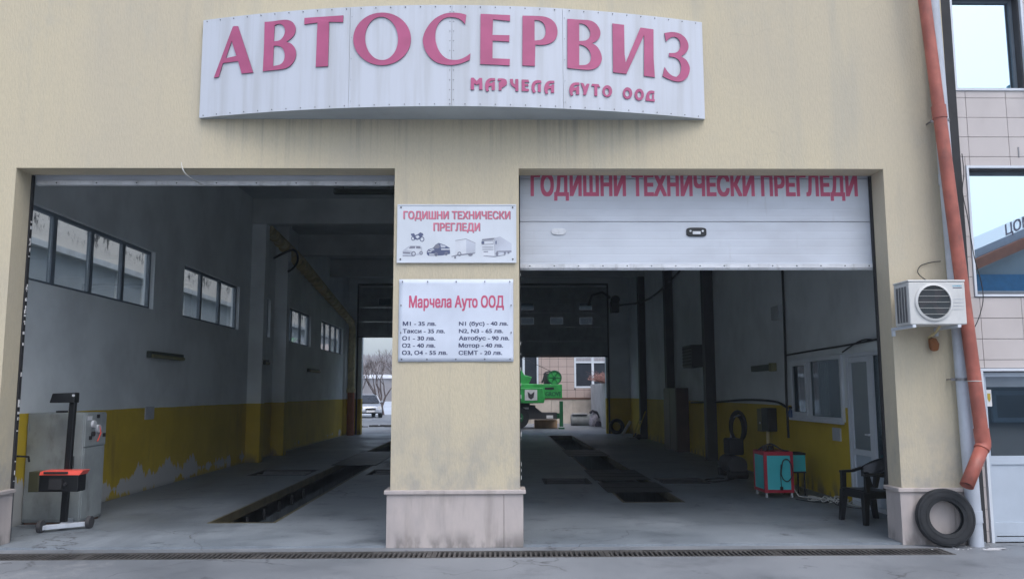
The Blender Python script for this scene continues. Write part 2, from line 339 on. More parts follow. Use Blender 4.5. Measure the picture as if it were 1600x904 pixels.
def text_mesh(s, bold):
    """letters thickened by laying shifted copies a hair's breadth over each other"""
    cu = bpy.data.curves.new('tmp', 'FONT'); cu.body = s; cu.size = 1; cu.resolution_u = 3
    o = bpy.data.objects.new('tmp', cu); C.objects.link(o); cv = o.to_curve(bpy.context.evaluated_depsgraph_get()); loops = []
    for sp_ in cv.splines:
        q = sp_.bezier_points; lp_ = []
        for a, b in zip(q, list(q[1:])+[q[0]]):
            straight = (a.handle_right-a.co).length+(b.handle_left-b.co).length < 1e-4 or abs((b.co-a.co).to_2d().cross((a.handle_right-a.co).to_2d()))+abs((b.co-a.co).to_2d().cross((b.handle_left-b.co).to_2d())) < 1e-6
            for k in range(1 if straight else 4):
                t = k/4; c = a.co*(1-t)**3+a.handle_right*3*t*(1-t)**2+b.handle_left*3*t*t*(1-t)+b.co*t**3; lp_.append((c.x, c.y))
        loops.append(lp_)
    o.to_curve_clear(); bpy.data.objects.remove(o); bpy.data.curves.remove(cu)
    pts, ed = [], []
    for lp_ in loops: n = len(lp_); b0 = len(pts); pts += [Vector(p) for p in lp_]; ed += [(b0+i, b0+(i+1) % n) for i in range(n)]
    v2, _, f2, _, _, _ = mathutils.geometry.delaunay_2d_cdt(pts, ed, [], 0, 1e-6)
    segs = [(pts[a].x, pts[a].y, pts[b].x, pts[b].y) for a, b in ed]
    def wind(x, y):
        w_ = 0
        for x0, y0, x1, y1 in segs:
            if (y0 <= y) != (y1 <= y) and x0+(y-y0)/(y1-y0)*(x1-x0) > x: w_ += 1 if y1 > y0 else -1
        return w_
    f = []
    for tri in f2:
        cx_ = sum(v2[i].x for i in tri)/len(tri); cy_ = sum(v2[i].y for i in tri)/len(tri)
        if wind(cx_, cy_): f.append(tuple(tri))
    v = [(p.x, p.y, 0) for p in v2]
    sh = [(0, 0)]+([(bold, 0), (-bold, 0), (0, bold*.6), (0, -bold*.6), (bold, bold*.6), (-bold, bold*.6), (bold, -bold*.6), (-bold, -bold*.6)] if bold else [])
    out = bpy.data.meshes.new('lettering'); n = len(v)
    out.from_pydata([(x+dx, y+dz, k*.00009) for k, (dx, dz) in enumerate(sh) for x, y, _ in v], [], [tuple(i+k*n for i in q) for k in range(len(sh)) for q in f]); return out
def lettering(s, x0, x1, z0, z1, y, mt, parent, bold=.02, name='lettering', depth=.0015, face=-1, org=None, shear=0):
    """flat print on an upright face at y: baseline z0, capitals reach z1, from x0 to x1"""
    if bold not in _cap:
        h = text_mesh('Н', bold); zs = [v.co.y for v in h.vertices]; _cap[bold] = (min(zs), max(zs)); bpy.data.meshes.remove(h)
    a, b = _cap[bold]; me = text_mesh(s, bold); xs = [v.co.x for v in me.vertices]; mn, mx = min(xs), max(xs)
    o0 = ORG.get(parent.name, Vector())
    for v in me.vertices:
        X = x0+(v.co.x-mn)/(mx-mn)*(x1-x0); Z = z0+(v.co.y-a)/(b-a)*(z1-z0)
        v.co = Vector((X, y-v.co.z, Z))-o0
    me.materials.append(mt); o = bpy.data.objects.new(name, me); C.objects.link(o); o.parent = parent; ORG[o.name] = o0; return o

# ================================================================== GROUND, FLOOR, PITS
LP = (-3.57, -2.74, 1.57, 20.6); RP = (1.78, 2.68, 3.3, 21.9)
LT = [(-4.85, -3.72, 7.5, 8.7), (-2.58, -1.45, 7.5, 8.7)]; RT = [(.78, 1.62, 5.75, 6.72), (2.84, 3.68, 5.75, 6.72)]
DY0, DY1 = -.56, -.22; DX0, DX1 = -7.4, 4.5
g = slab([-900, 900], [-700, 53], [(-5.9, 5.12, 0, 23.62), (DX0, DX1, DY0, DY1)], -.25, 0, 'z').build('ground', M['ground']); struct(weld(g))
fl = slab([-5.9, 5.12], [0.0, 23.62], [LP, RP]+LT+RT, -.3, .022, 'z').build('floor', M['floor']); struct(weld(fl))
far = MB().box(-900, 900, 53, 900, -.6, -.05).build('river', M['river']); struct(far)
for (x0, x1, y0, y1), lab in ((LP, 'l'), (RP, 'r')):
    p = slab([x0-.12, x1+.12], [y0-.12, y1+.12], [(x0, x1, y0, y1)], -1.5, -.02, 'z')
    p.box(x0-.12, x1+.12, y0-.12, y1+.12, -1.6, -1.5)
    pit = struct(p.build('inspection_pit', M['pitwall']))
    e = MB()
    for xx in ((x0, x0+.035), (x1-.035, x1)): e.box(xx[0], xx[1], y0+.002, y1-.002, -.09, .026)
    e.box(x0+.036, x1-.036, y0+.002, y0+.035, -.09, .0255); e.box(x0+.036, x1-.036, y1-.035, y1-.002, -.13, .0255)
    e.build('edge_rail', M['pityellow'], pit)
    if lab == 'l':
        for i in range(6):
            yy = 2.2+i*.85; MB().box(x0+.037, x0+.075, yy, yy+.04, -.28, -.12).build('bracket', M['black'], pit)
def plate(x0, x1, y0, y1, label):
    t = MB().box(x0, x1, y0, y1, .027, .034)
    for k in range(1, int((y1-y0)/.6)): t.box(x0+.02, x1-.02, y0+k*.6, y0+k*.6+.012, .034, .038)
    tag(t.build('pit_cover', M['plate'], org=((x0+x1)/2, (y0+y1)/2, .026)), label, 'cover plate', 'steel plates laid over the pits')
plate(-3.66, -2.68, 9.65, 13.85, 'long brown steel plate bridging the left inspection pit')
plate(1.72, 2.74, 4.5, 5.9, 'short steel plate nearest the front end of the right pit')
plate(1.72, 2.74, 6.32, 8.25, 'steel plate behind the roller slots on the right pit')
plate(1.72, 2.74, 11.95, 14.2, 'steel plate across the far middle of the right pit')
for (x0, x1, y0, y1), lab in zip(LT+RT, ('left wheel rollers beside the left pit', 'right wheel rollers beside the left pit near the middle pillar', 'left wheel rollers sunk beside the right pit', 'right wheel rollers sunk beside the right pit')):
    t = thing('brake_tester', 'dark floor slot holding '+lab, 'brake tester', ((x0+x1)/2, (y0+y1)/2, .02), 'brake tester roller sets in the floor')
    b = MB(); b.box(x0, x1, y0, y1, -.34, -.30); b.box(x0+.001, x0+.03, y0, y1, -.30, .026); b.box(x1-.03, x1-.001, y0, y1, -.30, .026)
    b.box(x0+.03, x1-.03, y0+.001, y0+.03, -.30, .026); b.box(x0+.03, x1-.03, y1-.03, y1-.001, -.30, .026); b.build('frame', M['chassis'], t)
    for k in (.3, .7): MB().cyl(((x0+x1)/2, y0+(y1-y0)*k, -.09), .11, 'x', x1-x0-.2, 18).build('roller', M['steel'] if x0 < 0 else M['chassis'], t, smooth=True)
    MB().box((x0+x1)/2-.12, (x0+x1)/2+.12, y0+(y1-y0)*.45, y0+(y1-y0)*.55, -.12, -.02).build('motor_cover', M['redmet'], t)
# drain channel with grate sections
t = thing('drain_channel', 'long steel grated drain channel across the front of both doorways', 'drain', (0, (DY0+DY1)/2, 0))
b = MB(); b.box(DX0, DX1, DY0, DY1, -.26, -.18); b.box(DX0, DX1, DY0+.001, DY0+.022, -.18, .004); b.box(DX0, DX1, DY1-.022, DY1-.001, -.18, .004); b.box(DX1-.02, DX1-.001, DY0+.022, DY1-.022, -.18, .004)
b.build('channel', M['grate'], t)
xb = [4.478, 2.76, 1.05, -.67, -2.38, -4.1, -5.8, -7.39]
for i in range(7):
    a, c = xb[i+1], xb[i]; y0, y1 = DY0+.024, DY1-.024; dz = random.uniform(-.004, .002)
    b = MB(); b.box(a+.004, a+.05, y0, y1, -.03, .002+dz); b.box(c-.05, c-.004, y0, y1, -.03, .002+dz)
    b.box(a+.05, c-.05, y0, y0+.018, -.03, .002+dz); b.box(a+.05, c-.05, y1-.018, y1, -.03, .002+dz)
    gs = b.build('grate_section', M['grate'], t)
    n = int((c-a-.1)/.05); b = MB()
    for k in range(n):
        x = a+.05+(k+.5)*(c-a-.1)/n; b.box(x-.011, x+.011, y0+.018, y1-.018, -.026, 0+dz)
    b.build('grate_bar', M['grate'], gs, kind='stuff')

# ================================================================== GARAGE BUILDING
G = thing('garage_building', 'cream rendered vehicle inspection hall with two tall drive-through doorways', 'building')
OPN = [(-5.26, -1.14, -1, 4.04), (.22, 4.26, -1, 4.04)]
f = slab([-6.6, 5.03], [-.2, 7.6], [(a, b, -.2, 4.04) for a, b, _, _ in OPN], 0, .3, 'y')
weld(f.build('facade_wall', M['plaster'], G))
WINS = [(1.0, 5.08), (6.4, 9.72), (11.15, 12.3), (13.68, 16.92), (18.4, 22.2)]
wl = slab([.3, 23.3], [-.1, 6.15], [(a, b, 2.99, 3.96) for a, b in WINS], -5.98, -5.80, 'x'); weld(wl.build('side_wall', M['twopeel'], G, label='left inner wall, white over peeling yellow paint'))
OD = (1.45, 3.04, .02, 2.13); OW = (3.22, 5.36, 1.15, 2.13)
wr = slab([.3, 23.3], [-.1, 6.15], [OD, OW], 5.03, 5.15, 'x'); weld(wr.build('side_wall', M['twotone'], G, label='right inner wall, white over yellow paint'))
wb = slab([-5.98, 5.15], [-.1, 6.4], [(-5.26, -1.14, -.1, 4.9), (.22, 4.12, -.1, 4.9)], 23.3, 23.62, 'y'); weld(wb.build('rear_wall', M['twotone'], G))
MB().box(-5.98, 5.14, .301, 23.7, 6.15, 6.4).build('ceiling', M['ceiling'], G)
for y in (4.8, 10.45, 15.0, 19.6): MB().box(-5.8, 5.03, y, y+.32, 5.55, 6.149).build('ceiling_beam', M['beam'], G)
MB().box(-.62, -.28, .301, 23.3, 5.70, 6.148).build('ceiling_beam', M['beam'], G)
for y in (10.5, 12.62): MB().box(-5.799, -5.47, y, y+.3, .023, 5.549 if y < 12 else 6.148).build('pilaster', M['twotone'], G, bevel=.01)
for y in (10.45, 15.0, 19.6): MB().box(4.80, 5.029, y+.02, y+.28, .023, 5.549).build('steel_column', M['chassis'], G)
# plinth facing of the three piers: marble slabs with a projecting cap
def plinth(xs, y0, ret=None):
    for a, b in zip(xs[:-1], xs[1:]): MB().box(a+.0015, b-.0015, y0, -.0005, .0, .545).build('plinth_slab', M['marble'], G, bevel=.003)
for xs in ([-6.6, -5.9, -5.225], [-1.175, .05, .255], [4.225, 4.80, 5.045]): plinth(xs, -.03)
for a, b, in ((-5.2585, -5.226), (-1.174, -1.1415), (.2215, .254), (4.226, 4.2585)):
    MB().box(a, b, .0005, .30, .022, .545).build('plinth_slab', M['marble'], G, bevel=.003)
for a, b in ((-6.6, -5.20), (-1.2, .28), (4.2, 5.06)):
    MB().box(a, b, -.055, .303, .545, .585).build('plinth_cap', M['marble'], G, bevel=.006)
# side window groups: frames, mullions, panes
def fixed_win(y0, y1, n, parent=G):
    X = -5.90; z0, z1 = 2.99, 3.96; b = MB(); fw_ = .045
    b.box(X-.03, X+.03, y0, y1, z0, z0+fw_); b.box(X-.03, X+.03, y0, y1, z1-fw_, z1)
    ps = [y0+(y1-y0)*i/n for i in range(n+1)]
    for i, p in enumerate(ps): a = max(p-.045, y0); c = min(p+.045, y1); b.box(X-.03, X+.03, a, c, z0+fw_, z1-fw_)
    wn = b.build('side_window', M['revgrey'], parent)
    for i in range(n): MB().box(X-.004, X+.004, ps[i]+.046, ps[i+1]-.046, z0+fw_+.001, z1-fw_-.001).build('pane', M['glass'], wn)
for (a, b), n in zip(WINS, (4, 3, 1, 3, 4)): fixed_win(a, b, n)
# door curtains
def panel(name, x0, x1, z0, z1, y, parent, mt=None): return MB().box(x0, x1, y, y+.045, z0, z1).build(name, mt or M['doorp'], parent, bevel=.004)
# right front door, lowered part way
rd = MB().box(.15, 4.30, .42, .47, 5.0, 5.06).build('sectional_door', M['steel'], G)
MB().box(4.27, 4.36, .302, .36, .03, 5.6).build('door_track', M['steel'], rd); MB().box(.10, .21, .302, .36, .03, 5.6).build('door_track', M['steel'], rd)
for z0, z1 in ((3.022, 3.517), (3.523, 4.02), (4.026, 4.53)): panel('door_panel', .14, 4.31, z0, z1, .365, rd)
b = MB(); b.box(.22, 4.28, .345, .362, 2.985, 3.03); b.box(.15, 4.30, .3645, .40, 2.965, 3.0205); b.build('bottom_rail', M['rail'], rd)
b = MB()
for k in range(15): b.cyl((.35+k*.275, .344, 3.008), .008, 'y', .006, 6)
b.build('screw', M['screw'], rd, kind='stuff')
lettering('ГОДИШНИ ТЕХНИЧЕСКИ ПРЕГЛЕДИ', at(829, 290, Y=.36).x, at(1340, 290, Y=.36).x, at(1080, 306.5, Y=.36).z, at(1080, 271, Y=.36).z, .3645, M['red'], rd, .046)
p = at(873, 362, Y=.36); hb = MB(); hb.prism([(p.x+.085*math.cos(a)*(1 if abs(math.cos(a)) > .5 else .9), p.z+.036*max(-1, min(1, 1.3*math.sin(a)))) for a in [2*PI*i/20 for i in range(20)]], 'y', .352, .3648); hb.build('door_handle', M['rail'], rd, bevel=.004)
p = at(1088, 362.5, Y=.36); hb = MB(); sq = [(p.x+.115*(1 if math.cos(a) >= 0 else -1)*abs(math.cos(a))**.45, p.z+.052*(1 if math.sin(a) >= 0 else -1)*abs(math.sin(a))**.45) for a in [2*PI*i/28 for i in range(28)]]
hb.prism(sq, 'y', .348, .3648); h = hb.build('door_handle', M['blackp'], rd, bevel=.006, label='black recessed lock handle'); b = MB(); b.box(p.x-.045, p.x+.045, .340, .3479, p.z-.028, p.z+.006); b.cyl((p.x+.07, .345, p.z+.01), .012, 'y', .008, 8); b.cyl((p.x-.07, .345, p.z+.01), .012, 'y', .008, 8); b.build('grip', M['rail'], h)
b = MB()
for xx in (.2205, 4.24, -5.2595, -1.16): MB().box(xx, xx+.019, .3005, .344, .59, 4.039).build('rubber_seal', M['black'], G)
def chips(x, y, n, seed):
    r = random.Random(seed); b = MB()
    for _ in range(n):
        z = r.uniform(.6, 3.6); b.box(x-.004, x+.004, y+r.uniform(0, .02), y+r.uniform(.022, .035), z, z+r.uniform(.005, .05))
    return b
chips(-5.2395, .303, 34, 3).build('peeled_paint', M['white2'], G, kind='stuff')
chips(.2415, .303, 22, 4).build('peeled_paint', M['white2'], G, kind='stuff')
# left front door, raised to the lintel
ld = MB().box(-5.24, -1.165, .42, .47, 5.0, 5.06).build('sectional_door', M['steel'], G)
MB().box(-5.36, -5.27, .3455, .40, .03, 5.6).build('door_track', M['steel'], ld); MB().box(-1.13, -1.04, .302, .36, .03, 5.6).build('door_track', M['steel'], ld)
panel('door_panel', -5.24, -1.165, 3.985, 4.48, .365, ld)
b = MB(); b.box(-5.225, -1.19, .345, .40, 3.938, 3.984); b.build('bottom_rail', M['rail'], ld)
b = MB()
for k in range(9): b.cyl((-5.0+k*.45, .344, 3.96), .008, 'y', .006, 6)
b.build('screw', M['screw'], ld, kind='stuff')
# rear doors (vertical lift, behind the rear openings)
for x0, x1, zb, wins in ((-5.4, -1.0, 3.72, [(-4.40, 5.07)]), (.1, 4.19, 2.95, [(1.1, 4.88), (3.36, 4.88), (1.1, 4.32), (2.23, 4.32), (3.36, 4.32)])):
    rr = MB().box(x0-.06, x1+.06, 23.24, 23.298, 5.71, 5.78).build('sectional_door', M['chassis'], G); MB().box(x0-.06, x0, 23.24, 23.298, .03, 5.7).build('door_track', M['chassis'], rr); MB().box(x1, x1+.06, 23.24, 23.298, .03, 5.7).build('door_track', M['chassis'], rr)
    z = zb+.03; k = 0
    while z < 5.6:
        z1 = min(z+.55, 5.62); cut = [(wx-.25, wx+.25, wz-.14, wz+.14) for wx, wz in wins if z < wz-.1 and wz+.1 < z1]
        o = slab([x0+.005, x1-.005], [z+.003, z1-.003], cut, 23.22, 23.26, 'y').build('door_panel', M['cab'], rr); weld(o)
        for q in cut: MB().box(q[0]+.01, q[1]-.01, 23.235, 23.245, q[2]+.01, q[3]-.01).build('pane', M['glassd'], rr)
        z = z1; k += 1
    MB().box(x0+.005, x1-.005, 23.21, 23.27, zb-.03, zb+.029).build('bottom_rail', M['chassis'], rr)
# office partition in the right wall: window and double door
def frame_yz(mb, X0, X1, y0, y1, z0, z1, t):
    mb.box(X0, X1, y0, y1, z0, z0+t); mb.box(X0, X1, y0, y1, z1-t, z1); mb.box(X0, X1, y0, y0+t, z0+t, z1-t); mb.box(X0, X1, y1-t, y1, z0+t, z1-t)
b = MB(); frame_yz(b, 4.99, 5.09, OW[0]+.001, OW[1]-.001, OW[2]+.001, OW[3]-.001, .06); b.box(4.995, 5.085, 4.50, 4.62, OW[2]+.061, OW[3]-.061)
b.box(4.95, 4.989, OW[0]-.05, OW[1]+.03, OW[2]-.03, OW[2]+.012)
wn = b.build('office_window', M['upvc'], G, bevel=.004)
MB().box(5.03, 5.036, 3.281, 4.499, OW[2]+.061, OW[3]-.061).build('pane', M['glasso'], wn)
b = MB(); frame_yz(b, 4.98, 4.994, 4.60, 5.30, OW[2]+.06, OW[3]-.06, .05); fr = b.build('sash', M['upvc'], wn, bevel=.003)
MB().box(5.03, 5.036, 4.621, 5.299, OW[2]+.061, OW[3]-.061).build('pane', M['glasso'], wn)
b = MB(); frame_yz(b, 4.99, 5.09, OD[0]+.001, OD[1]-.001, OD[2]+.001, OD[3]-.001, .055); b.box(4.985, 5.085, 2.20, 2.30, .08, OD[3]-.056); dr = b.build('office_door', M['upvc'], G, bevel=.004)
b = MB(); frame_yz(b, 5.00, 5.06, 2.302, 2.982, .08, OD[3]-.058, .075); b.box(5.00, 5.06, 2.377, 2.907, .72, .80); b.build('door_leaf', M['upvc'], dr, bevel=.004)
MB().box(5.02, 5.04, 2.378, 2.906, .156, .719).build('lower_panel', M['panelw'], dr)
MB().box(5.02, 5.028, 2.378, 2.906, .801, OD[3]-.135).build('pane', M['frost'], dr)
MB().box(5.02, 5.028, 1.507, 2.199, .72, OD[3]-.058).build('pane', M['glasso'], dr)
MB().box(5.02, 5.04, 1.507, 2.199, .08, .719).build('lower_panel', M['panelw'], dr)
b = MB(); b.box(4.96, 4.999, 2.33, 2.35, 1.0, 1.03); b.box(4.955, 4.965, 2.33, 2.44, 1.005, 1.025); b.build('handle', M['rail'], dr)
# office room behind (closed box)
b = slab([1.4, 6.0], [-.05, 2.9], [], 7.3, 7.4, 'x'); b.box(5.151, 7.3, 1.31, 1.4, -.05, 2.9); b.box(5.151, 7.3, 6.0, 6.1, -.05, 2.9); b.box(5.151, 7.4, 1.4, 6.0, 2.8, 2.9); b.box(5.151, 7.4, 1.4, 6.0, -.05, .021); b.build('office_room', M['roomw'], G)
b = MB()
for k in range(9): b.box(5.17+.02*(k % 2), 5.18+.02*(k % 2), 4.18+k*.035, 4.215+k*.035, 1.1, 2.1)
tag(b.build('curtain', M['curtain'], org=(5.18, 4.3, 1.1)), 'pale strip of curtain hanging inside the office window', 'curtain')
b = MB(); b.box(7.22, 7.28, 4.2, 4.7, 1.0, 2.2); tag(b.build('wardrobe', M['yellowp'], org=(7.25, 4.4, 1.0)), 'yellow board on the far wall of the dark office', 'board')

# ================================================================== FASCIA SIGN (bowed board)
SX0, SX1, SZ0, SZ1, BOW = -3.285, 2.285, 4.59, 5.71, .40
def arc(x):
    u = (x-(SX0+SX1)/2)/((SX1-SX0)/2); return -.05-BOW*(1-u*u)
S = thing('fascia_sign', 'large bowed white fascia sign with raised magenta Cyrillic letters above the doors', 'sign', (-.5, 0, 4.59))
def strip(x0, x1, z0, z1, off, th, n=14):
    b = MB(); xs = [x0+(x1-x0)*i/n for i in range(n+1)]
    for a, c in zip(xs[:-1], xs[1:]):
        ya, yc = arc(a)+off, arc(c)+off
        b.add([(a, ya, z0), (c, yc, z0), (c, yc, z1), (a, ya, z1), (a, ya+th, z0), (c, yc+th, z0), (c, yc+th, z1), (a, ya+th, z1)],
              [(0, 1, 2, 3), (7, 6, 5, 4), (3, 2, 6, 7), (0, 4, 5, 1)]+([(0, 3, 7, 4)] if a == xs[0] else [])+([(1, 5, 6, 2)] if c == xs[-1] else []))
    return b
cuts = [SX0]+[at(x, 90, Y=-.42).x for x in (545, 706, 880)]+[SX1]
for a, c in zip(cuts[:-1], cuts[1:]):
    o = strip(a+.0015, c-.0015, SZ0, SZ1, 0, .004).build('sign_panel', M['sign'], S, smooth=True); weld(o)
b = MB(); n = 40
for i in range(n):
    a = SX0+(SX1-SX0)*i/n; c = SX0+(SX1-SX0)*(i+1)/n
    for z0, z1 in ((SZ0+.004, SZ0+.012), (SZ1-.012, SZ1-.004)):
        b.add([(a, arc(a)+.005, z0), (c, arc(c)+.005, z0), (c, -.001, z0), (a, -.001, z0), (a, arc(a)+.005, z1), (c, arc(c)+.005, z1), (c, -.001, z1), (a, -.001, z1)], [(0, 1, 2, 3), (4, 7, 6, 5), (0, 4, 5, 1)])
b.box(SX0, SX0+.004, -.045, -.001, SZ0+.013, SZ1-.013); b.box(SX1-.004, SX1, -.045, -.001, SZ0+.013, SZ1-.013)
b.build('sign_casing', M['greyslab'], S)
b = MB(); x = SX0+.05
while x < SX1-.03:
    for z in (SZ0+.022, SZ1-.022): b.cyl((x, arc(x)-.003, z), .0055, 'y', .008, 6)
    x += .118 if False else .16
for xj in cuts[1:-1]:
    for k in range(10 if xj == cuts[2] else 5):
        for s_ in ((-.02, .02) if xj == cuts[2] else (.02,)): b.cyl((xj+s_, arc(xj)-.003, SZ0+.07+k*(.108 if xj == cuts[2] else .235)), .004 if xj == cuts[2] else .003, 'y', .006, 6)
b.build('rivet', M['screw'], S, kind='stuff')
def on_sign(px, py, off=.012):
    y = -.3
    for _ in range(8): p = at(px, py, Y=y); y = arc(p.x)-off
    return p.x, p.z
def smooth_poly(p, it=2):
    for _ in range(it):
        q = []; n = len(p)
        for i in range(n):
            a, b_, c = Vector(p[i-1]), Vector(p[i]), Vector(p[(i+1) % n]); d1, d2 = b_-a, c-b_
            ang = abs(d1.angle_signed(d2)) if d1.length > 1e-6 and d2.length > 1e-6 else 0
            if ang > rad(42): q.append(tuple(b_))
            else: q += [tuple(b_-d1*.25), tuple(b_+d2*.25)]
        p = q
    return p
def letter(polys, ox, oy, s, rnd=True, th=.012, it=2):
    out = []
    for p in polys:
        if rnd: p = smooth_poly(p, it)
        out.append([on_sign(ox+x/s, oy+y/s) for x, y in p])
    me = curve_mesh(out, th); o0 = ORG[S.name]
    for v in me.vertices:
        x, z, d = v.co; v.co = Vector((x, arc(x)-.002-th/2-d, z))-o0
    me.materials.append(M['pink']); me.materials.append(M['pink_edge'])
    for pl in me.polygons: pl.material_index = 1 if abs(pl.normal.y) < .5 else 0
    o = bpy.data.objects.new('letter', me); C.objects.link(o); o.parent = S; ORG[o.name] = o0; return o
A_ = (320, 10, 6.955); B_ = (500, 0, 6.154); C_ = (730, 0, 6.455); D_ = (900, 10, 6.952)
letter([[(98, 778), (305, 222), (318, 217), (362, 217), (526, 720), (400, 732), (362, 597), (197, 618), (152, 768)], [(292, 378), (343, 540), (228, 565)]], *A_, rnd=False)
letter([[(650, 172), (740, 165), (830, 150), (900, 147), (955, 170), (985, 215), (990, 260), (975, 310), (940, 350), (887, 387), (940, 405), (980, 450), (995, 510), (985, 570), (950, 630), (900, 668), (840, 685), (740, 695), (630, 707), (645, 440)],
        [(760, 210), (790, 193), (830, 195), (860, 220), (873, 260), (868, 300), (845, 345), (810, 375), (750, 382)], [(750, 430), (800, 430), (835, 445), (860, 480), (870, 530), (865, 575), (845, 615), (810, 640), (742, 650)]], *A_)
letter([[(475.7, 28.4), (536.6, 24.4), (536.1, 34.9), (514.3, 34.5), (512.6, 103.7), (493.3, 104.9), (496.1, 35.6), (475.5, 38.5)]], 0, 0, 1, rnd=False)
el = lambda cx, cy, a, b_, t=0, n=44: [(cx+a*math.cos(2*PI*i/n)*math.cos(t)-b_*math.sin(2*PI*i/n)*math.sin(t), cy+a*math.cos(2*PI*i/n)*math.sin(t)+b_*math.sin(2*PI*i/n)*math.cos(t)) for i in range(n)]
letter([el(597, 376, 278, 253, -.03), el(592, 372, 158, 208, -.05)], *B_, rnd=False)
letter([[(1407, 145), (1350, 128), (1270, 122), (1190, 133), (1100, 180), (1030, 260), (990, 350), (987, 410), (1010, 490), (1060, 560), (1120, 605), (1200, 625), (1280, 627), (1360, 612), (1440, 577), (1447, 515), (1400, 550), (1340, 575), (1290, 580), (1220, 570), (1160, 520), (1120, 440), (1105, 350), (1120, 260), (1160, 200), (1210, 170), (1270, 165), (1330, 178), (1370, 205), (1395, 235)]], *B_)
letter([[(135, 142), (433, 155), (431, 215), (260, 198), (255, 355), (427, 358), (424, 423), (257, 412), (255, 590), (430, 597), (428, 662), (131, 648)]], *C_, rnd=False)
letter([[(558, 160), (700, 163), (780, 168), (850, 195), (900, 250), (915, 325), (900, 385), (860, 430), (800, 452), (740, 456), (687, 453), (683, 668), (556, 662)], [(680, 205), (730, 207), (770, 235), (790, 280), (792, 330), (780, 375), (750, 405), (680, 411)]], *C_)
X0 = -94
letter([[(X0, 138), (60, 148), (150, 152), (210, 180), (250, 230), (270, 290), (255, 345), (215, 385), (172, 402), (225, 430), (265, 490), (285, 560), (275, 610), (240, 660), (190, 685), (130, 693), (60, 686), (X0, 671)],
        [(35, 187), (70, 188), (120, 215), (150, 260), (158, 300), (145, 345), (110, 375), (35, 378)], [(35, 415), (80, 425), (130, 460), (160, 510), (165, 565), (150, 610), (110, 640), (35, 640)]], *D_)
letter([[(395, 187), (522, 203), (528, 520), (540, 612), (700, 232), (842, 252), (843, 560), (857, 772), (738, 757), (740, 312), (548, 735), (403, 718)]], *D_, rnd=False)
letter([[(960, 292), (1040, 278), (1120, 290), (1190, 340), (1223, 410), (1222, 460), (1195, 510), (1140, 545), (1200, 580), (1235, 650), (1238, 700), (1215, 770), (1160, 815), (1100, 822), (1020, 800), (940, 760), (962, 660), (1000, 720), (1050, 760), (1090, 768), (1125, 740), (1142, 690), (1140, 630), (1115, 580), (1070, 553), (1010, 548), (1012, 508), (1060, 510), (1100, 500), (1130, 460), (1135, 410), (1120, 360), (1080, 333), (1040, 335), (1005, 355), (978, 385)]], *D_)
E_ = (730, 112, 10.667); F_ = (880, 120, 10.667)
def let_a(dx, dy): return [[(x+dx, y+dy) for x, y in q] for q in ([(465, 110), (465, 150), (400, 150), (378, 165), (365, 190), (410, 192), (430, 168), (462, 172), (462, 308), (408, 308), (408, 240), (365, 245), (350, 285), (365, 315), (322, 333), (298, 270), (298, 190), (330, 135), (370, 112), (410, 106)],)]
def let_small(p, fr): letter(p, *fr, rnd=True, th=.010, it=1)
let_small([[(60, 105), (105, 100), (160, 155), (205, 105), (250, 108), (255, 300), (200, 300), (200, 200), (158, 225), (115, 195), (115, 300), (58, 300)]], E_)
let_small(let_a(0, 0), E_)
let_small([[(510, 115), (600, 112), (650, 135), (668, 185), (650, 230), (600, 258), (575, 270), (575, 312), (525, 312), (525, 180), (560, 165), (575, 150), (512, 155)]], E_)
let_small([[(712, 122), (765, 122), (768, 190), (800, 215), (802, 125), (852, 125), (855, 325), (803, 325), (802, 275), (745, 240), (715, 190)]], E_)
let_small([[(908, 132), (1020, 135), (1035, 178), (960, 175), (960, 205), (1020, 208), (1022, 240), (965, 240), (965, 280), (1035, 292), (1020, 328), (908, 322)]], E_)
let_small([[(1235, 150), (1238, 190), (1175, 188), (1140, 205), (1122, 250), (1125, 300), (1145, 335), (1100, 358), (1070, 290), (1075, 210), (1110, 160), (1160, 142), (1200, 142)]], E_)
let_small([[(1178, 210), (1228, 210), (1228, 340), (1178, 338)]], E_)
let_small(let_a(988, 44), E_)
let_small(let_a(-195, -12), F_)
let_small([[(290, 100), (340, 110), (365, 165), (395, 115), (440, 118), (380, 305), (330, 303), (345, 245)]], F_)
let_small([[(480, 118), (590, 125), (618, 175), (570, 165), (570, 320), (520, 318), (518, 158), (470, 155)]], F_)
let_small([el(735, 240, 82, 98, 0, 24), el(728, 250, 34, 55, 0, 20)], F_)
let_small([el(1072, 275, 80, 98, 0, 24), el(1068, 280, 34, 50, 0, 20)], F_)
let_small([el(1268, 298, 78, 98, 0, 24), el(1268, 300, 33, 52, 0, 20)], F_)
let_small([[(1520, 240), (1522, 280), (1460, 278), (1440, 300), (1435, 350), (1450, 372), (1482, 375), (1485, 290), (1515, 295), (1515, 375), (1530, 380), (1525, 415), (1370, 398), (1378, 370), (1385, 290), (1420, 240), (1470, 228)]], F_)

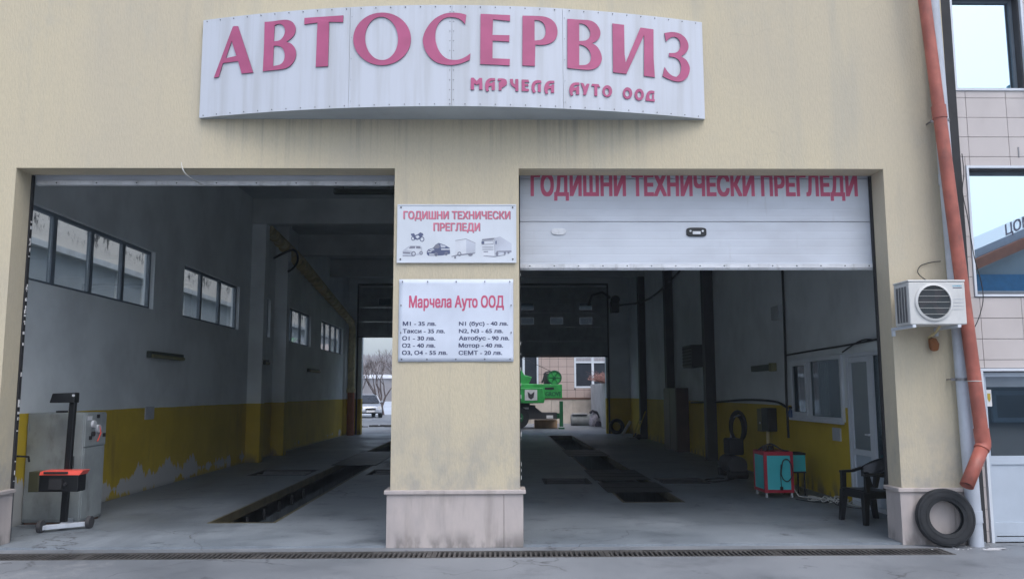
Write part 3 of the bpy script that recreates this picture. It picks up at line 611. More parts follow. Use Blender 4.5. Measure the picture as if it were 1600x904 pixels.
# ================================================================== SIGNS ON THE MIDDLE PILLAR
p0, p1 = at(620.5, 410, Y=-.02), at(806, 320, Y=-.02)
ax0, ax1, az0, az1 = p0.x, p1.x, p0.z, at(806, 320, Y=-.02).z
T = thing('pictorial_sign', 'white board with red Cyrillic heading and small pictures of vehicles, upper sign on the pillar', 'sign', ((ax0+ax1)/2, -.02, az0))
MB().box(ax0, ax1, -.022, -.0005, az0, az1).build('board', M['white'], T, bevel=.003)
b = MB(); t_ = .012
b.box(ax0-.004, ax1+.004, -.028, -.0225, az0-.004, az0+.008); b.box(ax0-.004, ax1+.004, -.028, -.0225, az1-.008, az1+.004); b.box(ax0-.004, ax0+.006, -.028, -.0225, az0+.008, az1-.008); b.box(ax1-.006, ax1+.004, -.028, -.0225, az0+.008, az1-.008); b.build('edging', M['white'], T)
for x, z in ((ax0+.035, az0+.035), (ax1-.035, az0+.035), (ax0+.035, az1-.03), (ax1-.035, az1-.03)): MB().cyl((x, -.026, z), .009, 'y', .008, 10).build('screw', M['screw'], T)
def sp(u, v):   # crop pixels of the pictorial sign -> x, z on its face
    return ax0+(u-40)/(1535-40)*(ax1-ax0), az1-(v-65)/(800-65)*(az1-az0)
def sline(txt, u0, u1, vb, vt, mt, bold, y=-.0235): x0, zb = sp(u0, vb); x1, zt = sp(u1, vt); lettering(txt, x0, x1, zb, zt, y, mt, T, bold)
sline('ГОДИШНИ ТЕХНИЧЕСКИ', 116, 1470, 254, 152, M['motoring'], .034, -.0223); sline('ГОДИШНИ ТЕХНИЧЕСКИ', 110, 1464, 248, 145, M['redsoft'], .032, -.0232)
sline('ПРЕГЛЕДИ', 496, 1086, 406, 302, M['motoring'], .034, -.0223); sline('ПРЕГЛЕДИ', 490, 1080, 400, 296, M['redsoft'], .032, -.0232)
def pic(name, parts):
    k = 0
    for mt, polys in parts:
        k += 1
        me = curve_mesh([[sp(*q) for q in p] for p in polys], 0); o0 = ORG[T.name]
        for v in me.vertices: x, z, _ = v.co; v.co = Vector((x, -.0225-.0003*k, z))-o0
        me.materials.append(M[mt]); o = bpy.data.objects.new(name, me); C.objects.link(o); o.parent = T; ORG[o.name] = o0
ring = lambda cx, cy, r, w_: [el(cx, cy, r, r*1.1, 0, 16), el(cx, cy, r-w_, (r-w_)*1.1, 0, 14)]
pic('car_picture', [('motol', [[(108, 650), (170, 600), (200, 585), (330, 588), (352, 610), (356, 680), (340, 700), (230, 722), (108, 715)]]), ('motow', [[(150, 640), (200, 605), (335, 605), (345, 660), (260, 700), (215, 650)]]), ('motoring', [[(185, 625), (205, 594), (265, 592), (262, 622)], [(275, 622), (278, 593), (325, 595), (338, 625)], [(108, 665), (165, 668), (205, 672), (200, 690), (112, 685)], [(105, 712), (225, 715), (240, 722), (110, 720)]]), ('motoring', ring(245, 690, 30, 14)), ('motoring', ring(340, 680, 22, 11))])
pic('van_picture', [('motod', [[(410, 660), (430, 635), (490, 615), (520, 575), (560, 552), (640, 580), (700, 615), (706, 690), (600, 712), (430, 715), (412, 695)]]), ('motol', [[(440, 640), (490, 622), (510, 640), (470, 655)], [(580, 570), (650, 590), (640, 612), (590, 612)], [(520, 600), (545, 575), (560, 600), (545, 625)]]), ('motow', [[(440, 690), (520, 690), (515, 705), (445, 705)]]), ('motow', [[(425, 655), (470, 660), (468, 672), (420, 668)], [(590, 625), (700, 625), (702, 640), (592, 642)]]), ('motoring', [[(495, 622), (520, 582), (556, 562), (576, 600), (560, 622)]]), ('motoring', ring(528, 698, 22, 11)), ('motoring', ring(655, 690, 20, 10))])
pic('trailer_picture', [('motow', [[(770, 520), (905, 500), (905, 690), (770, 700)]]), ('motol', [[(907, 500), (1025, 555), (1022, 675), (907, 690)]]), ('motoring', [[(720, 722), (800, 700), (1025, 676), (1010, 690), (800, 715), (725, 730)], [(768, 520), (905, 498), (1025, 553), (1023, 558), (905, 505), (770, 526)]]), ('motoring', ring(822, 692, 26, 12)), ('motoring', [el(960, 700, 30, 20, 0, 14)]), ('motoring', [el(768, 738, 13, 15, 0, 12)])])
pic('truck_picture', [('motol', [[(1260, 490), (1335, 470), (1480, 560), (1478, 680), (1290, 700), (1265, 715)]]), ('motow', [[(1090, 530), (1110, 500), (1262, 486), (1265, 720), (1130, 725), (1090, 690)]]), ('motoring', [[(1108, 505), (1258, 488), (1256, 512), (1104, 524)], [(1125, 660), (1185, 658), (1182, 670), (1127, 672)], [(1125, 712), (1260, 720), (1400, 700), (1400, 708), (1260, 732), (1125, 720)], [(1290, 655), (1478, 650), (1478, 668), (1292, 668)]]), ('motoring', [[(1104, 528), (1250, 518), (1250, 572), (1102, 576)]]), ('motow', [[(1135, 534), (1246, 526), (1246, 564), (1135, 568)]]), ('motoring', [[(1110, 600), (1250, 600), (1250, 606), (1110, 606)], [(1110, 620), (1250, 620), (1250, 626), (1110, 626)], [(1110, 640), (1250, 640), (1250, 645), (1110, 645)], [(1264, 486), (1268, 486), (1270, 700), (1266, 700)]]), ('motod', [[(1100, 535), (1130, 532), (1130, 562), (1098, 562)], [(1275, 530), (1292, 525), (1290, 570), (1278, 572)]]), ('motoring', [el(1295, 690, 18, 26, 0, 14)]), ('motoring', [el(1395, 680, 14, 18, 0, 14), ]), ('motoring', [el(1440, 675, 14, 16, 0, 14)])])
pic('motorbike_picture', [('motod', [[(208, 435), (250, 430), (262, 455), (300, 440), (325, 418), (358, 430), (368, 455), (345, 470), (330, 500), (290, 515), (250, 505), (235, 470), (212, 458)]]), ('white', [[(265, 470), (300, 455), (320, 475), (290, 500)]]), ('motod', ring(350, 505, 30, 10)), ('motod', ring(238, 495, 26, 9))])
# banner with the price list
p0, p1 = at(622, 565, Y=-.012), at(802, 436, Y=-.012)
bx0, bx1, bz0, bz1 = p0.x, p1.x, p0.z, p1.z
T2 = thing('price_banner', 'white vinyl banner with red heading and blue price list, lower sign on the pillar', 'banner', ((bx0+bx1)/2, -.012, bz0))
b = MB(); nx, nz = 26, 18
def bump_(u, v): return -.012-.003*math.sin(u*9+v*4)-.0025*math.sin(v*13-u*3)-.003*math.exp(-((u-.5)/.02)**2)
vs = [(bx0+(bx1-bx0)*i/nx, bump_(i/nx, j/nz), bz0+(bz1-bz0)*j/nz) for j in range(nz+1) for i in range(nx+1)]
b.add(vs, [(j*(nx+1)+i, j*(nx+1)+i+1, (j+1)*(nx+1)+i+1, (j+1)*(nx+1)+i) for j in range(nz) for i in range(nx)])
o = b.build('sheet', M['vinyl'], T2, smooth=True); sm = o.modifiers.new('s', 'SOLIDIFY'); sm.thickness = .002; sm.offset = 0
for u, v in ((.03, .03), (.25, .03), (.5, .03), (.75, .03), (.97, .03), (.03, .97), (.25, .97), (.5, .97), (.75, .97), (.97, .97), (.02, .35), (.98, .35), (.02, .68), (.98, .68)):
    MB().cyl((bx0+(bx1-bx0)*u, -.021, bz0+(bz1-bz0)*v), .007, 'y', .008, 8).build('eyelet', M['screw'], T2)
def bp(u, v): return bx0+(u-92)/(637-92)*(bx1-bx0), bz1-(v-407)/(798-407)*(bz1-bz0)
def bline(txt, u0, u1, vb, vt, mt, bold):
    x0, zb = bp(u0, vb); x1, zt = bp(u1, vt); o = lettering(txt, x0, x1, zb, zt, 0, mt, T2, bold); o0 = ORG[T2.name]
    for v in o.data.vertices:
        X, Z = v.co.x+o0.x, v.co.z+o0.z; v.co.y += bump_((X-bx0)/(bx1-bx0), (Z-bz0)/(bz1-bz0))-.0018
bline('Марчела Ауто ООД', 140, 592, 543, 485, M['red'], .034)
for tx, u0, u1, v in (('М1 - 35 лв.', 112, 270, 628), ('Такси - 35 лв.', 112, 312, 663), ('О1 - 30 лв.', 110, 267, 697), ('О2 - 40 лв.', 110, 267, 731), ('О3, О4 - 55 лв.', 110, 325, 765),
                      ('N1 (бус) - 40 лв.', 378, 612, 628), ('N2, N3 - 65 лв.', 378, 588, 663), ('Автобус - 90 лв.', 378, 618, 697), ('Мотор - 40 лв.', 377, 588, 731), ('СЕМТ - 20 лв.', 377, 583, 766)):
    bline(tx, u0, u1, v, v-20, M['navy'], .03)

# ================================================================== PIPES, AC, TYRE ON THE RIGHT PIER
t = thing('downpipe', 'pale grey plastic downpipe running down the corner of the right pier', 'pipe', (4.96, -.1, 0))
x_ = lambda z: 4.96-(z-.05)*.014
MB().tube([(x_(0), -.1, 0), (x_(7.4), -.1, 7.4)], .073, 20).build('pipe', M['pipegrey'], t, smooth=True)
for z in (.30, 3.9): MB().tube([(x_(z-.06), -.1, z-.06), (x_(z+.06), -.1, z+.06)], .081, 20).build('socket', M['pipegrey'], t, smooth=True)
for z in (1.72, 4.55):
    b = MB(); b.lathe([(.074, -.014), (.080, -.014), (.080, .014), (.074, .014)], (x_(z), -.1, z), 'z', 20); b.box(x_(z)-.13, x_(z)-.075, -.107, -.095, z-.014, z+.014); b.tube([(x_(z)-.12, -.1, z), (x_(z)-.12, 0, z)], .008, 6); b.build('clamp', M['steel'], t)
t = thing('drain_pipe', 'orange plastic drain pipe leaning across the grey downpipe, its elbow aimed at the tyre', 'pipe', (4.8, -.25, .6))
pa, pb = Vector((4.66, -.26, 6.6)), Vector((5.005, -.265, 1.13)); pc = Vector((5.01, -.265, 1.04)); pd = Vector((4.735, -.40, .645))
R_ = .067
def lerp(a, b, k): return a+(b-a)*k
mid = lerp(pa, pb, (6.6-4.6)/(6.6-1.13))
MB().tube([pa, mid], R_*.96, 22).build('upper_pipe', M['orange'], t, smooth=True)
MB().tube([mid, pb], R_, 22).build('lower_pipe', M['orange'], t, smooth=True)
MB().tube([mid+Vector((-.004, 0, .07)), mid-Vector((-.004, 0, .07))], R_*1.13, 22).build('socket', M['orange'], t, smooth=True)
b = MB(); b.tube([lerp(pa, pb, .985), pb, lerp(pb, pc, .5)+Vector((.004, 0, 0)), pc, lerp(pc, pd, .1)], R_*1.12, 22); b.build('elbow', M['orange'], t, smooth=True)
o = MB().tube([lerp(pc, pd, .02), pd], R_, 22, cap=False).build('outlet', M['orange'], t, smooth=True); so = o.modifiers.new('s', 'SOLIDIFY'); so.thickness = .004
MB().tube([lerp(pc, pd, .88), lerp(pc, pd, .90)], R_*.93, 22).build('bore_shade_disc', M['black'], t)  # black disc set inside the outlet to paint the shade of its hollow
b = MB(); b.lathe([(R_+.001, -.004), (R_+.006, -.004), (R_+.006, .004), (R_+.001, .004)], (4.965, -.262, 1.70), 'z', 16); b.tube([(4.94, -.18, 1.71), (4.98, -.33, 1.70), (5.03, -.30, 1.705)], .003, 5); b.build('tie_wire', M['whitewire'], t)
# AC outdoor unit
a0, a1, az0_, az1_ = 4.225, 4.812, 2.275, 2.735; yf, yb = -.48, -.15
t = thing('air_conditioner', 'white wall-mounted air conditioner outdoor unit with round fan grille', 'air conditioner', ((a0+a1)/2, -.3, az0_))
MB().box(a0, a1, yf, yb, az0_, az1_-.02).build('casing', M['acwhite'], t, bevel=.012, seg=3)
MB().box(a0-.004, a1+.004, yf-.004, yb+.004, az1_-.019, az1_+.002).build('lid', M['acwhite'], t, bevel=.006)
fc = (4.475, 2.505); fr_ = .172
MB().lathe([(fr_, -.02), (fr_+.022, -.012), (fr_+.024, .003), (fr_, .003)], (fc[0], yf-.004, fc[1]), 'y', 48).build('fan_ring', M['acwhite'], t, smooth=True)
MB().cyl((fc[0], yf-.003, fc[1]), fr_-.001, 'y', .004, 40).build('fan_opening', M['acdark'], t)
b = MB()
for k in range(3):
    a = k*2*PI/3+.4; pts = []
    for i in range(7): s_ = .03+i*.02; pts.append((fc[0]+s_*math.cos(a+i*.09), fc[1]+s_*math.sin(a+i*.09)))
    for i in range(6, -1, -1): s_ = .03+i*.02; pts.append((fc[0]+s_*math.cos(a+.9+i*.03), fc[1]+s_*math.sin(a+.9+i*.03)))
    b.prism(pts, 'y', yf-.007, yf-.0055)
b.cyl((fc[0], yf-.007, fc[1]), .03, 'y', .004, 16); b.build('fan_blade', M['chassis'], t)
b = MB()
for k in range(5): z = fc[1]+(-2+k)*.062; hw = math.sqrt(max(0, fr_**2-(z-fc[1])**2)); b.tube([(fc[0]-hw, yf-.017, z), (fc[0]+hw, yf-.017, z)], .0016, 5)
b.build('guard_wire', M['acwhite'], t)
b = MB()
for k in range(31):
    z = fc[1]+(-15+k)*.0112; hw = math.sqrt(max(0, (fr_-.002)**2-(z-fc[1])**2)); b.box(fc[0]-hw, fc[0]+hw, yf-.0135, yf-.0125, z-.0007, z+.0007)
b.build('fine_guard_wire', M['chassis'], t, kind='stuff')
b = MB()
for k in range(4): b.box(a1-.185, a1-.02, yf-.003, yf-.0003, 2.43+k*.035, 2.4325+k*.035)
b.build('pressed_groove', M['pipegrey'], t)
lettering('DAIKIN', 4.695, 4.775, 2.668, 2.682, yf-.0015, M['accyan'], t, .03)
b = MB(); b.box(4.685, 4.778, yf-.0015, yf-.0003, 2.650, 2.657); b.build('logo_bar', M['navy'], t)
b = MB(); b.add([(4.684, yf-.0015, 2.667), (4.694, yf-.0015, 2.667), (4.684, yf-.0015, 2.684)], [(0, 1, 2)]); b.build('logo_mark', M['accyan'], t)
b = MB()
for k in range(4): b.box(a0-.006, a0-.001, yf+.05+k*.06, yf+.085+k*.06, az0_+.03, az1_-.06)
b.build('side_fin', M['steel'], t)
b = MB()
for x in (a0+.02, a1-.10):
    b.box(x, x+.035, yf+.0, 0, az0_-.03, az0_-.001); b.box(x+.002, x+.033, -.03, -.0005, az0_-.09, az0_-.031)
b.build('bracket', M['upvc'], t)
b = MB(); b.tube([(4.62, -.30, az0_), (4.63, -.20, az0_-.06), (4.64, -.04, az0_-.10), (4.66, .01, az0_-.13)], .014, 8); b.build('hose', M['beige'], t, smooth=True)
o = MB(); o.tube([(4.66, -.02, 2.15), (4.66, -.06, 2.13), (4.665, -.075, 2.09), (4.67, -.06, 2.05), (4.68, -.03, 2.04)], [.025, .045, .052, .045, .02], 12); tag(o.build('foam_plug', mat('rust_foam', (.22, .085, .03), .9), smooth=True, org=(4.66, -.02, 2.05)), 'rusty orange lump of foam sealing the hole under the air conditioner', 'foam plug')
# thin cables
def cable(path, r, label, mt='wire', name='cable', cat='cable'):
    pts = [Vector(p) for p in path]; out = []
    for i in range(len(pts)-1):
        p0_, p1_, p2_, p3_ = pts[max(i-1, 0)], pts[i], pts[i+1], pts[min(i+2, len(pts)-1)]
        for k in range(5):
            s_ = k/5; out.append(.5*((2*p1_)+(-p0_+p2_)*s_+(2*p0_-5*p1_+4*p2_-p3_)*s_**2+(-p0_+3*p1_-3*p2_+p3_)*s_**3))
    out.append(pts[-1]); return tag(MB().tube(out, r, 6).build(name, M[mt], smooth=True, org=tuple(out[0])), label, cat)
cable([(4.60, -.2, 2.74), (4.55, -.06, 2.86), (4.60, -.02, 2.95), (4.72, -.02, 2.99), (4.82, -.03, 3.0)], .005, 'thin black cable looping from the top of the air conditioner to the downpipe')
cable([tuple(at(x, y, Y=.02)) for x, y in ((1503, 240), (1506, 270), (1504, 300), (1512, 340), (1522, 400), (1533, 440), (1536, 470), (1528, 500), (1519, 517))], .005, 'thin dark cable hanging down the tiled wall beside the middle window')
cable([(-3.47, -.01, 4.10), (-3.44, -.02, 4.0), (-3.40, .1, 3.95), (-3.36, .33, 3.93)], .004, 'white wire dangling from the lintel over the left doorway', 'whitewire', 'wire', 'wire')
cable([(-3.46, -.015, 4.06), (-3.42, -.02, 3.98), (-3.385, .1, 3.945), (-3.34, .33, 3.935)], .003, 'second thinner white wire beside the one dangling over the left doorway', 'whitewire', 'wire', 'wire')
r0 = random.Random(9); b = MB()
for _ in range(30):
    x = r0.gauss(4.75, .22) if r0.random() < .6 else r0.uniform(4.3, 5.2); y = -.30+abs(r0.gauss(0, .10))-.02; w_ = r0.uniform(.005, .02)
    b.box(x, x+w_, y, y+w_*.7, 0.001, .003+w_*.25)
b.box(4.90, 5.08, -.34, -.29, .001, .006); b.box(4.97, 5.15, -.30, -.27, .0065, .011)
tag(b.build('plaster_flakes', M['wallw'], org=(4.8, -.25, 0)), 'white flakes of fallen paint and plaster on the ground below the orange pipe', 'debris', kind='stuff')
# tyre against the pier
t = thing('tyre', 'black bald tyre leaning against the marble foot of the right pier', 'tyre', (4.635, -.13, .295), local=True)
prof = [(.168, -.055), (.20, -.068), (.25, -.070), (.283, -.060), (.291, -.030), (.292, 0), (.291, .030), (.283, .060), (.25, .070), (.20, .068), (.168, .055), (.175, .04), (.21, .055), (.262, .045), (.265, 0), (.262, -.045), (.21, -.055), (.175, -.04)]
MB().lathe(prof, (0, 0, 0), 'y', 56).build('tyre_wall', M['rubber'], t, smooth=True)
MB().lathe([(.2905, -.02), (.294, -.016), (.294, -.006), (.2905, -.003)], (0, 0, 0), 'y', 56).build('tread_rib', M['rubber'], t)
MB().lathe([(.2905, .003), (.294, .006), (.294, .016), (.2905, .02)], (0, 0, 0), 'y', 56).build('tread_rib', M['rubber'], t)
for rr in (.205, .262):
    MB().lathe([(rr-.003, -.0715), (rr, -.0745), (rr+.003, -.0715), (rr, -.066)], (0, 0, 0), 'y', 56).build('sidewall_ring', M['rubber'], t)
t.rotation_euler = (rad(-7), 0, rad(-7)); t.scale = (1, .78, 1)

# ================================================================== NEIGHBOUR WITH TILED FRONT (right)
NB = thing('neighbour_building', 'tile-clad neighbouring building with white-framed windows at the right edge', 'building', (5.2, .1, 0))
NX0 = 5.175; W1 = (5.225, 5.985, 5.02, 6.12); W2 = (5.285, 6.75, 2.67, 4.06); W3 = (5.27, 6.75, 0, 1.80)
bk = slab([NX0+.01, 8.5], [-.1, 7.6], [W1, W2, W3], .125, .40, 'y'); weld(bk.build('backing_wall', M['grout'], NB))
tag(MB().box(5.035, 5.17, .06, .12, 0, 7.6).build('gap_shade_strip', M['dark'], org=(5.1, .09, 0)), 'black strip standing in for the shade of the narrow gap between the two buildings', 'strip')  # dark sheet painting the shade of the gap between the buildings
# tiles, clipped to the wall openings
def tile(x0, x1, z0, z1): MB().box(x0+.0028, x1-.0028, .100+random.uniform(-.0008, .0008), .1249, z0+.0028, z1-.0028).build('tile', M['tile'], NB)
xs = [NX0, 5.295, 5.755, 6.215, 6.675, 7.135]; zs = [0.0]+[.115+.2275*k for k in range(0, 33)]
TR = .045
for i in range(len(xs)-1):
    for j in range(len(zs)-1):
        rects = [(xs[i], xs[i+1], zs[j], zs[j+1])]
        for q in (W1, W2, W3):
            qx0, qx1, qz0, qz1 = q[0]-TR, q[1]+TR, q[2]-TR, q[3]+TR; new = []
            for r in rects:
                if r[1] <= qx0 or r[0] >= qx1 or r[3] <= qz0 or r[2] >= qz1: new.append(r); continue
                if r[0] < qx0: new.append((r[0], qx0, r[2], r[3]))
                if r[1] > qx1: new.append((qx1, r[1], r[2], r[3]))
                m0, m1 = max(r[0], qx0), min(r[1], qx1)
                if r[2] < qz0: new.append((m0, m1, r[2], qz0))
                if r[3] > qz1: new.append((m0, m1, qz1, r[3]))
            rects = new
        for r in rects:
            if r[1]-r[0] > .015 and r[3]-r[2] > .015: tile(*r)
def frame_xz(mb, y0, y1, x0, x1, z0, z1, t): mb.box(x0, x1, y0, y1, z0, z0+t); mb.box(x0, x1, y0, y1, z1-t, z1); mb.box(x0, x0+t, y0, y1, z0+t, z1-t); mb.box(x1-t, x1, y0, y1, z0+t, z1-t)
def nwin(q, name, label, glass='glassm', rev=.11, blind=False):
    x0, x1, z0, z1 = q; b = MB(); frame_xz(b, .085, .13, x0-TR+.002, x1+TR-.002, z0-TR+.002, z1+TR-.002, .026); w_ = b.build(name, M['upvc'], NB, label=label)
    b = MB(); frame_xz(b, .131, .131+rev, x0-.018, x1+.018, z0-.018, z1+.018, .017); b.build('reveal', M['revgrey'], w_)
    b = MB(); frame_xz(b, .11+rev, .15+rev, x0, x1, z0, z1, .035); b.build('sash', M['revgrey'], w_)
    MB().box(x0+.036, x1-.036, .127+rev, .133+rev, z0+.036, z1-.036).build('pane', M[glass], w_)
    return w_
nwin(W1, 'window', 'upper window mirroring bright sky'); nwin(W2, 'window', 'middle window mirroring a rooftop')
x0, x1, z0, z1 = W3; b = MB(); frame_xz(b, .07, .12, x0-TR+.004, x1, -.03, z1+TR-.004, .03); dw = b.build('shop_door', M['upvc'], NB)
b = MB(); frame_xz(b, .14, .20, x0-.01, x1, .0, z1+.01, .06); b.box(x0+.05, x1-.06, .14, .20, .81, .90); b.box(x0+.05, x1-.06, .14, .20, .05, .20); b.build('door_frame', M['panelw'], dw)
MB().box(x0+.05, x1-.06, .155, .175, .2005, .8095).build('lower_panel', M['panelw'], dw)
MB().box(x0+.05, x1-.06, .165, .172, .9005, z1-.16).build('pane', M['glassd'], dw); MB().box(x0+.05, x1-.06, .15, .19, z1-.16, z1-.05).build('blind_box', M['revgrey'], dw)
b = MB(); b.box(5.20, 8.5, 1.2, 1.3, -.05, 3); b.box(5.19, 5.2, .401, 1.3, -.05, 3); b.box(8.4, 8.5, .401, 1.2, -.05, 3); b.box(5.2, 8.4, .401, 1.2, 2.5, 2.6); b.box(5.2, 8.4, .401, 1.2, -.1, -.001)
b.build('shop_room', M['roomw'], NB)
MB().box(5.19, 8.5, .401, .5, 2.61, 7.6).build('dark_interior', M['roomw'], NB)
b = MB(); frame_xz(b, .35, .39, 5.50, 6.3, 1.25, 1.60, .05)  # added frame that imitates a window reflected in the door glass
tag(b.build('reflected_frame', M['panelw'], org=(5.9, .37, 1.25)), 'pale frame added behind the shop door glass in place of a reflected window', 'frame')
b = MB(); b.box(5.325, 5.385, .160, .1645, 1.43, 1.61); st = b.build('sticker', M['white2'], dw); b = MB(); b.prism([(5.338, 1.57), (5.372, 1.57), (5.372, 1.51), (5.355, 1.475), (5.338, 1.51)], 'y', .1575, .1595); b.build('emblem', M['yellowp'], st)
b = MB(); b.box(5.85, 5.862, .093, .0995, 4.20, 4.32); b.build('anchor_stub', M['steel'], NB)
b = MB(); b.box(5.94, 6.4, -.16, .08, 5.0, 5.004)
b = MB(); b.cyl((6.13, .0, 5.10), .10, 'z', .16, 20); o = tag(b.build('water_bottle', mat('blue_plastic', (.25, .50, .62), .25), smooth=True, org=(6.13, 0, 5.02)), 'pale blue plastic container at the corner of the upper window', 'container')
o.location.y += .0

# ================================================================== INSIDE THE HALL
# headlight tester on wheels
t = thing('headlight_tester', 'black column headlight tester with red-topped box on a wheeled foot, just inside the left doorway', 'headlight tester', (-5.13, 1.2, .022))
cx, cy = -5.13, 1.22
b = MB(); b.box(cx-.035, cx+.035, cy-.03, cy+.03, .10, 1.58, R=Matrix.Rotation(rad(1.2), 3, 'Y'), c=(cx, cy, .1)); b.build('column', M['blackp'], t, bevel=.006)
b = MB(); b.add([(cx-.21, cy-.09, 1.49), (cx+.07, cy-.06, 1.49), (cx+.07, cy+.06, 1.49), (cx-.21, cy+.09, 1.49), (cx-.18, cy-.09, 1.60), (cx+.07, cy-.06, 1.61), (cx+.07, cy+.06, 1.61), (cx-.18, cy+.09, 1.60)], [(0, 3, 2, 1), (4, 5, 6, 7), (0, 1, 5, 4), (1, 2, 6, 5), (2, 3, 7, 6), (3, 0, 4, 7)]); b.build('viewer_head', M['blackp'], t, bevel=.008)
MB().cyl((cx+.06, cy-.068, 1.575), .015, 'y', .015, 12).build('knob', M['rail'], t)
b = MB(); b.box(-5.42, -4.88, cy-.22, cy-.032, .47, .66); bx = b.build('optic_box', M['blackp'], t, bevel=.008)
b = MB(); b.hexa([(-5.40, cy-.225, .661), (-4.87, cy-.225, .661), (-4.87, cy-.03, .661), (-5.40, cy-.03, .661)], [(-5.30, cy-.20, .71), (-4.84, cy-.20, .71), (-4.84, cy-.03, .71), (-5.30, cy-.03, .71)]); b.build('lid', M['redlamp'], t)
MB().box(-5.45, -5.33, cy-.228, cy-.03, .47, .70).build('lens_housing', mat('olive_plastic', (.05, .05, .025), .5), t, bevel=.006)
MB().box(-5.28, -5.0, cy-.232, cy-.226, .675, .70).build('slot', M['black'], t)
b = MB(); b.box(-5.2, -5.05, cy-.26, cy-.226, .50, .62); b.cyl((-5.02, cy-.24, .56), .02, 'y', .03, 10); b.build('dial', M['black'], t)
def tubebox(p, q, w_, h_): 
    p, q = Vector(p), Vector(q); d = (q-p).normalized(); s_ = Vector((-d.y, d.x, 0))*w_/2; u_ = Vector((0, 0, h_))
    return MB().hexa([p-s_, q-s_, q+s_, p+s_], [p-s_+u_, q-s_+u_, q+s_+u_, p+s_+u_])
fa, fb, fc2 = (-5.24, .95, .05), (-4.84, 1.27, .05), (-5.22, 1.62, .05)
tubebox(fa, fb, .07, .05).build('foot_bar', M['pipegrey'], t, bevel=.005); tubebox((-5.10, 1.13, .05), fc2, .06, .05).build('foot_bar', M['pipegrey'], t, bevel=.005)
for p in (fa, fb, fc2): MB().cyl((p[0], p[1]-.02, .092), .07, 'x', .045, 18).build('wheel', M['chassis'], t, smooth=True)
# grey control cabinet
t = thing('control_cabinet', 'tall grey steel control cabinet standing against the left wall', 'cabinet', (-5.4, 1.9, .022))
MB().box(-5.79, -5.10, 1.52, 2.08, .05, 1.36).build('body', M['cab'], t, bevel=.006); MB().box(-5.77, -5.12, 1.54, 2.06, .022, .0495).build('base', mat('rust_base', (.16, .09, .06), .8), t)
MB().box(-5.78, -5.115, 1.508, 1.5195, .08, 1.345).build('door', M['cab'], t, bevel=.003); MB().box(-5.099, -5.088, 1.54, 2.06, .08, .93).build('side_door', M['cab'], t, bevel=.003)
pn = MB().box(-5.099, -5.085, 1.53, 2.07, .95, 1.345).build('control_panel', M['cab'], t, bevel=.003)
for y, z, r in ((1.70, 1.22, .045), (1.83, 1.16, .05), (1.70, 1.10, .03)): MB().cyl((-5.07, y, z), r, 'x', .03, 18).build('dial', M['rail'] if r > .04 else M['black'], pn)
for y, z in ((1.80, 1.29), (1.98, 1.05), (1.62, 1.03)): MB().box(-5.084, -5.072, y, y+.06, z, z+.045).build('switch', M['black'], pn)
MB().tube([(-5.06, 1.83, 1.20), (-5.05, 1.86, 1.10), (-5.06, 1.80, 1.0)], .008, 6).build('cord', M['redlamp'], pn)
MB().box(-5.22, -5.19, 1.49, 1.507, .70, .84).build('door_handle', M['chassis'], t, bevel=.003)
for z in (.25, 1.15): MB().box(-5.775, -5.755, 1.495, 1.507, z, z+.09).build('hinge', M['cab'], t)
MB().box(-5.0845, -5.082, 1.56, 1.68, 1.27, 1.32).build('rating_plate', M['rail'], pn)
MB().box(-5.55, -5.45, 1.7, 1.8, 1.361, 1.385).build('top_knob', M['black'], t)
b = MB(); b.tube([(-5.795, 1.25, .86), (-5.72, 1.25, .86), (-5.70, 1.42, .84), (-5.70, 1.44, .78)], .012, 8); tag(b.build('wall_hook', M['black'], smooth=True, org=(-5.79, 1.25, .86)), 'small black metal hook on the yellow wall left of the grey cabinet', 'hook')
tag(MB().box(-5.797, -5.785, 4.95, 5.30, 1.17, 1.38).build('notice', M['notice'], org=(-5.79, 5.1, 1.17)), 'grey paper notice stuck on the left wall at the yellow paint line', 'notice')
# wall lamps along the left wall
for i, (x0, x1, y0, z, lab) in enumerate(((-5.797, -5.68, 4.9, 2.18, 'olive tube lamp fixed on the left wall under the first windows'), (-5.797, -5.68, 16.5, 2.22, 'small tube lamp fixed on the left wall under the far windows'), (-5.46, -5.35, 10.52, 2.25, 'dark tube lamp mounted on the yellow-footed pilaster'))):
    L_ = 1.45 if i < 2 else .28
    t = thing('wall_lamp', lab, 'lamp', (x0, y0, z), 'tube lamps on the side walls')
    MB().box(x0, x1-.04, y0, y0+L_, z, z+.11).build('lamp_body', M['lampg'], t, bevel=.01); MB().cyl((x1-.04, y0+L_/2, z+.03), .032, 'y', L_-.05, 12).build('tube', M['lampo'], t, smooth=True)
t = thing('wall_lamp', 'ochre tube lamp on the right wall beside the office window', 'lamp', (5.03, 6.2, 1.95), 'tube lamps on the side walls')
MB().box(4.93, 5.029, 6.25, 7.4, 1.98, 2.09).build('lamp_body', M['lampg'], t, bevel=.01); MB().box(4.91, 5.02, 6.12, 6.249, 1.96, 2.11).build('end_cap', M['lampo'], t, bevel=.01)
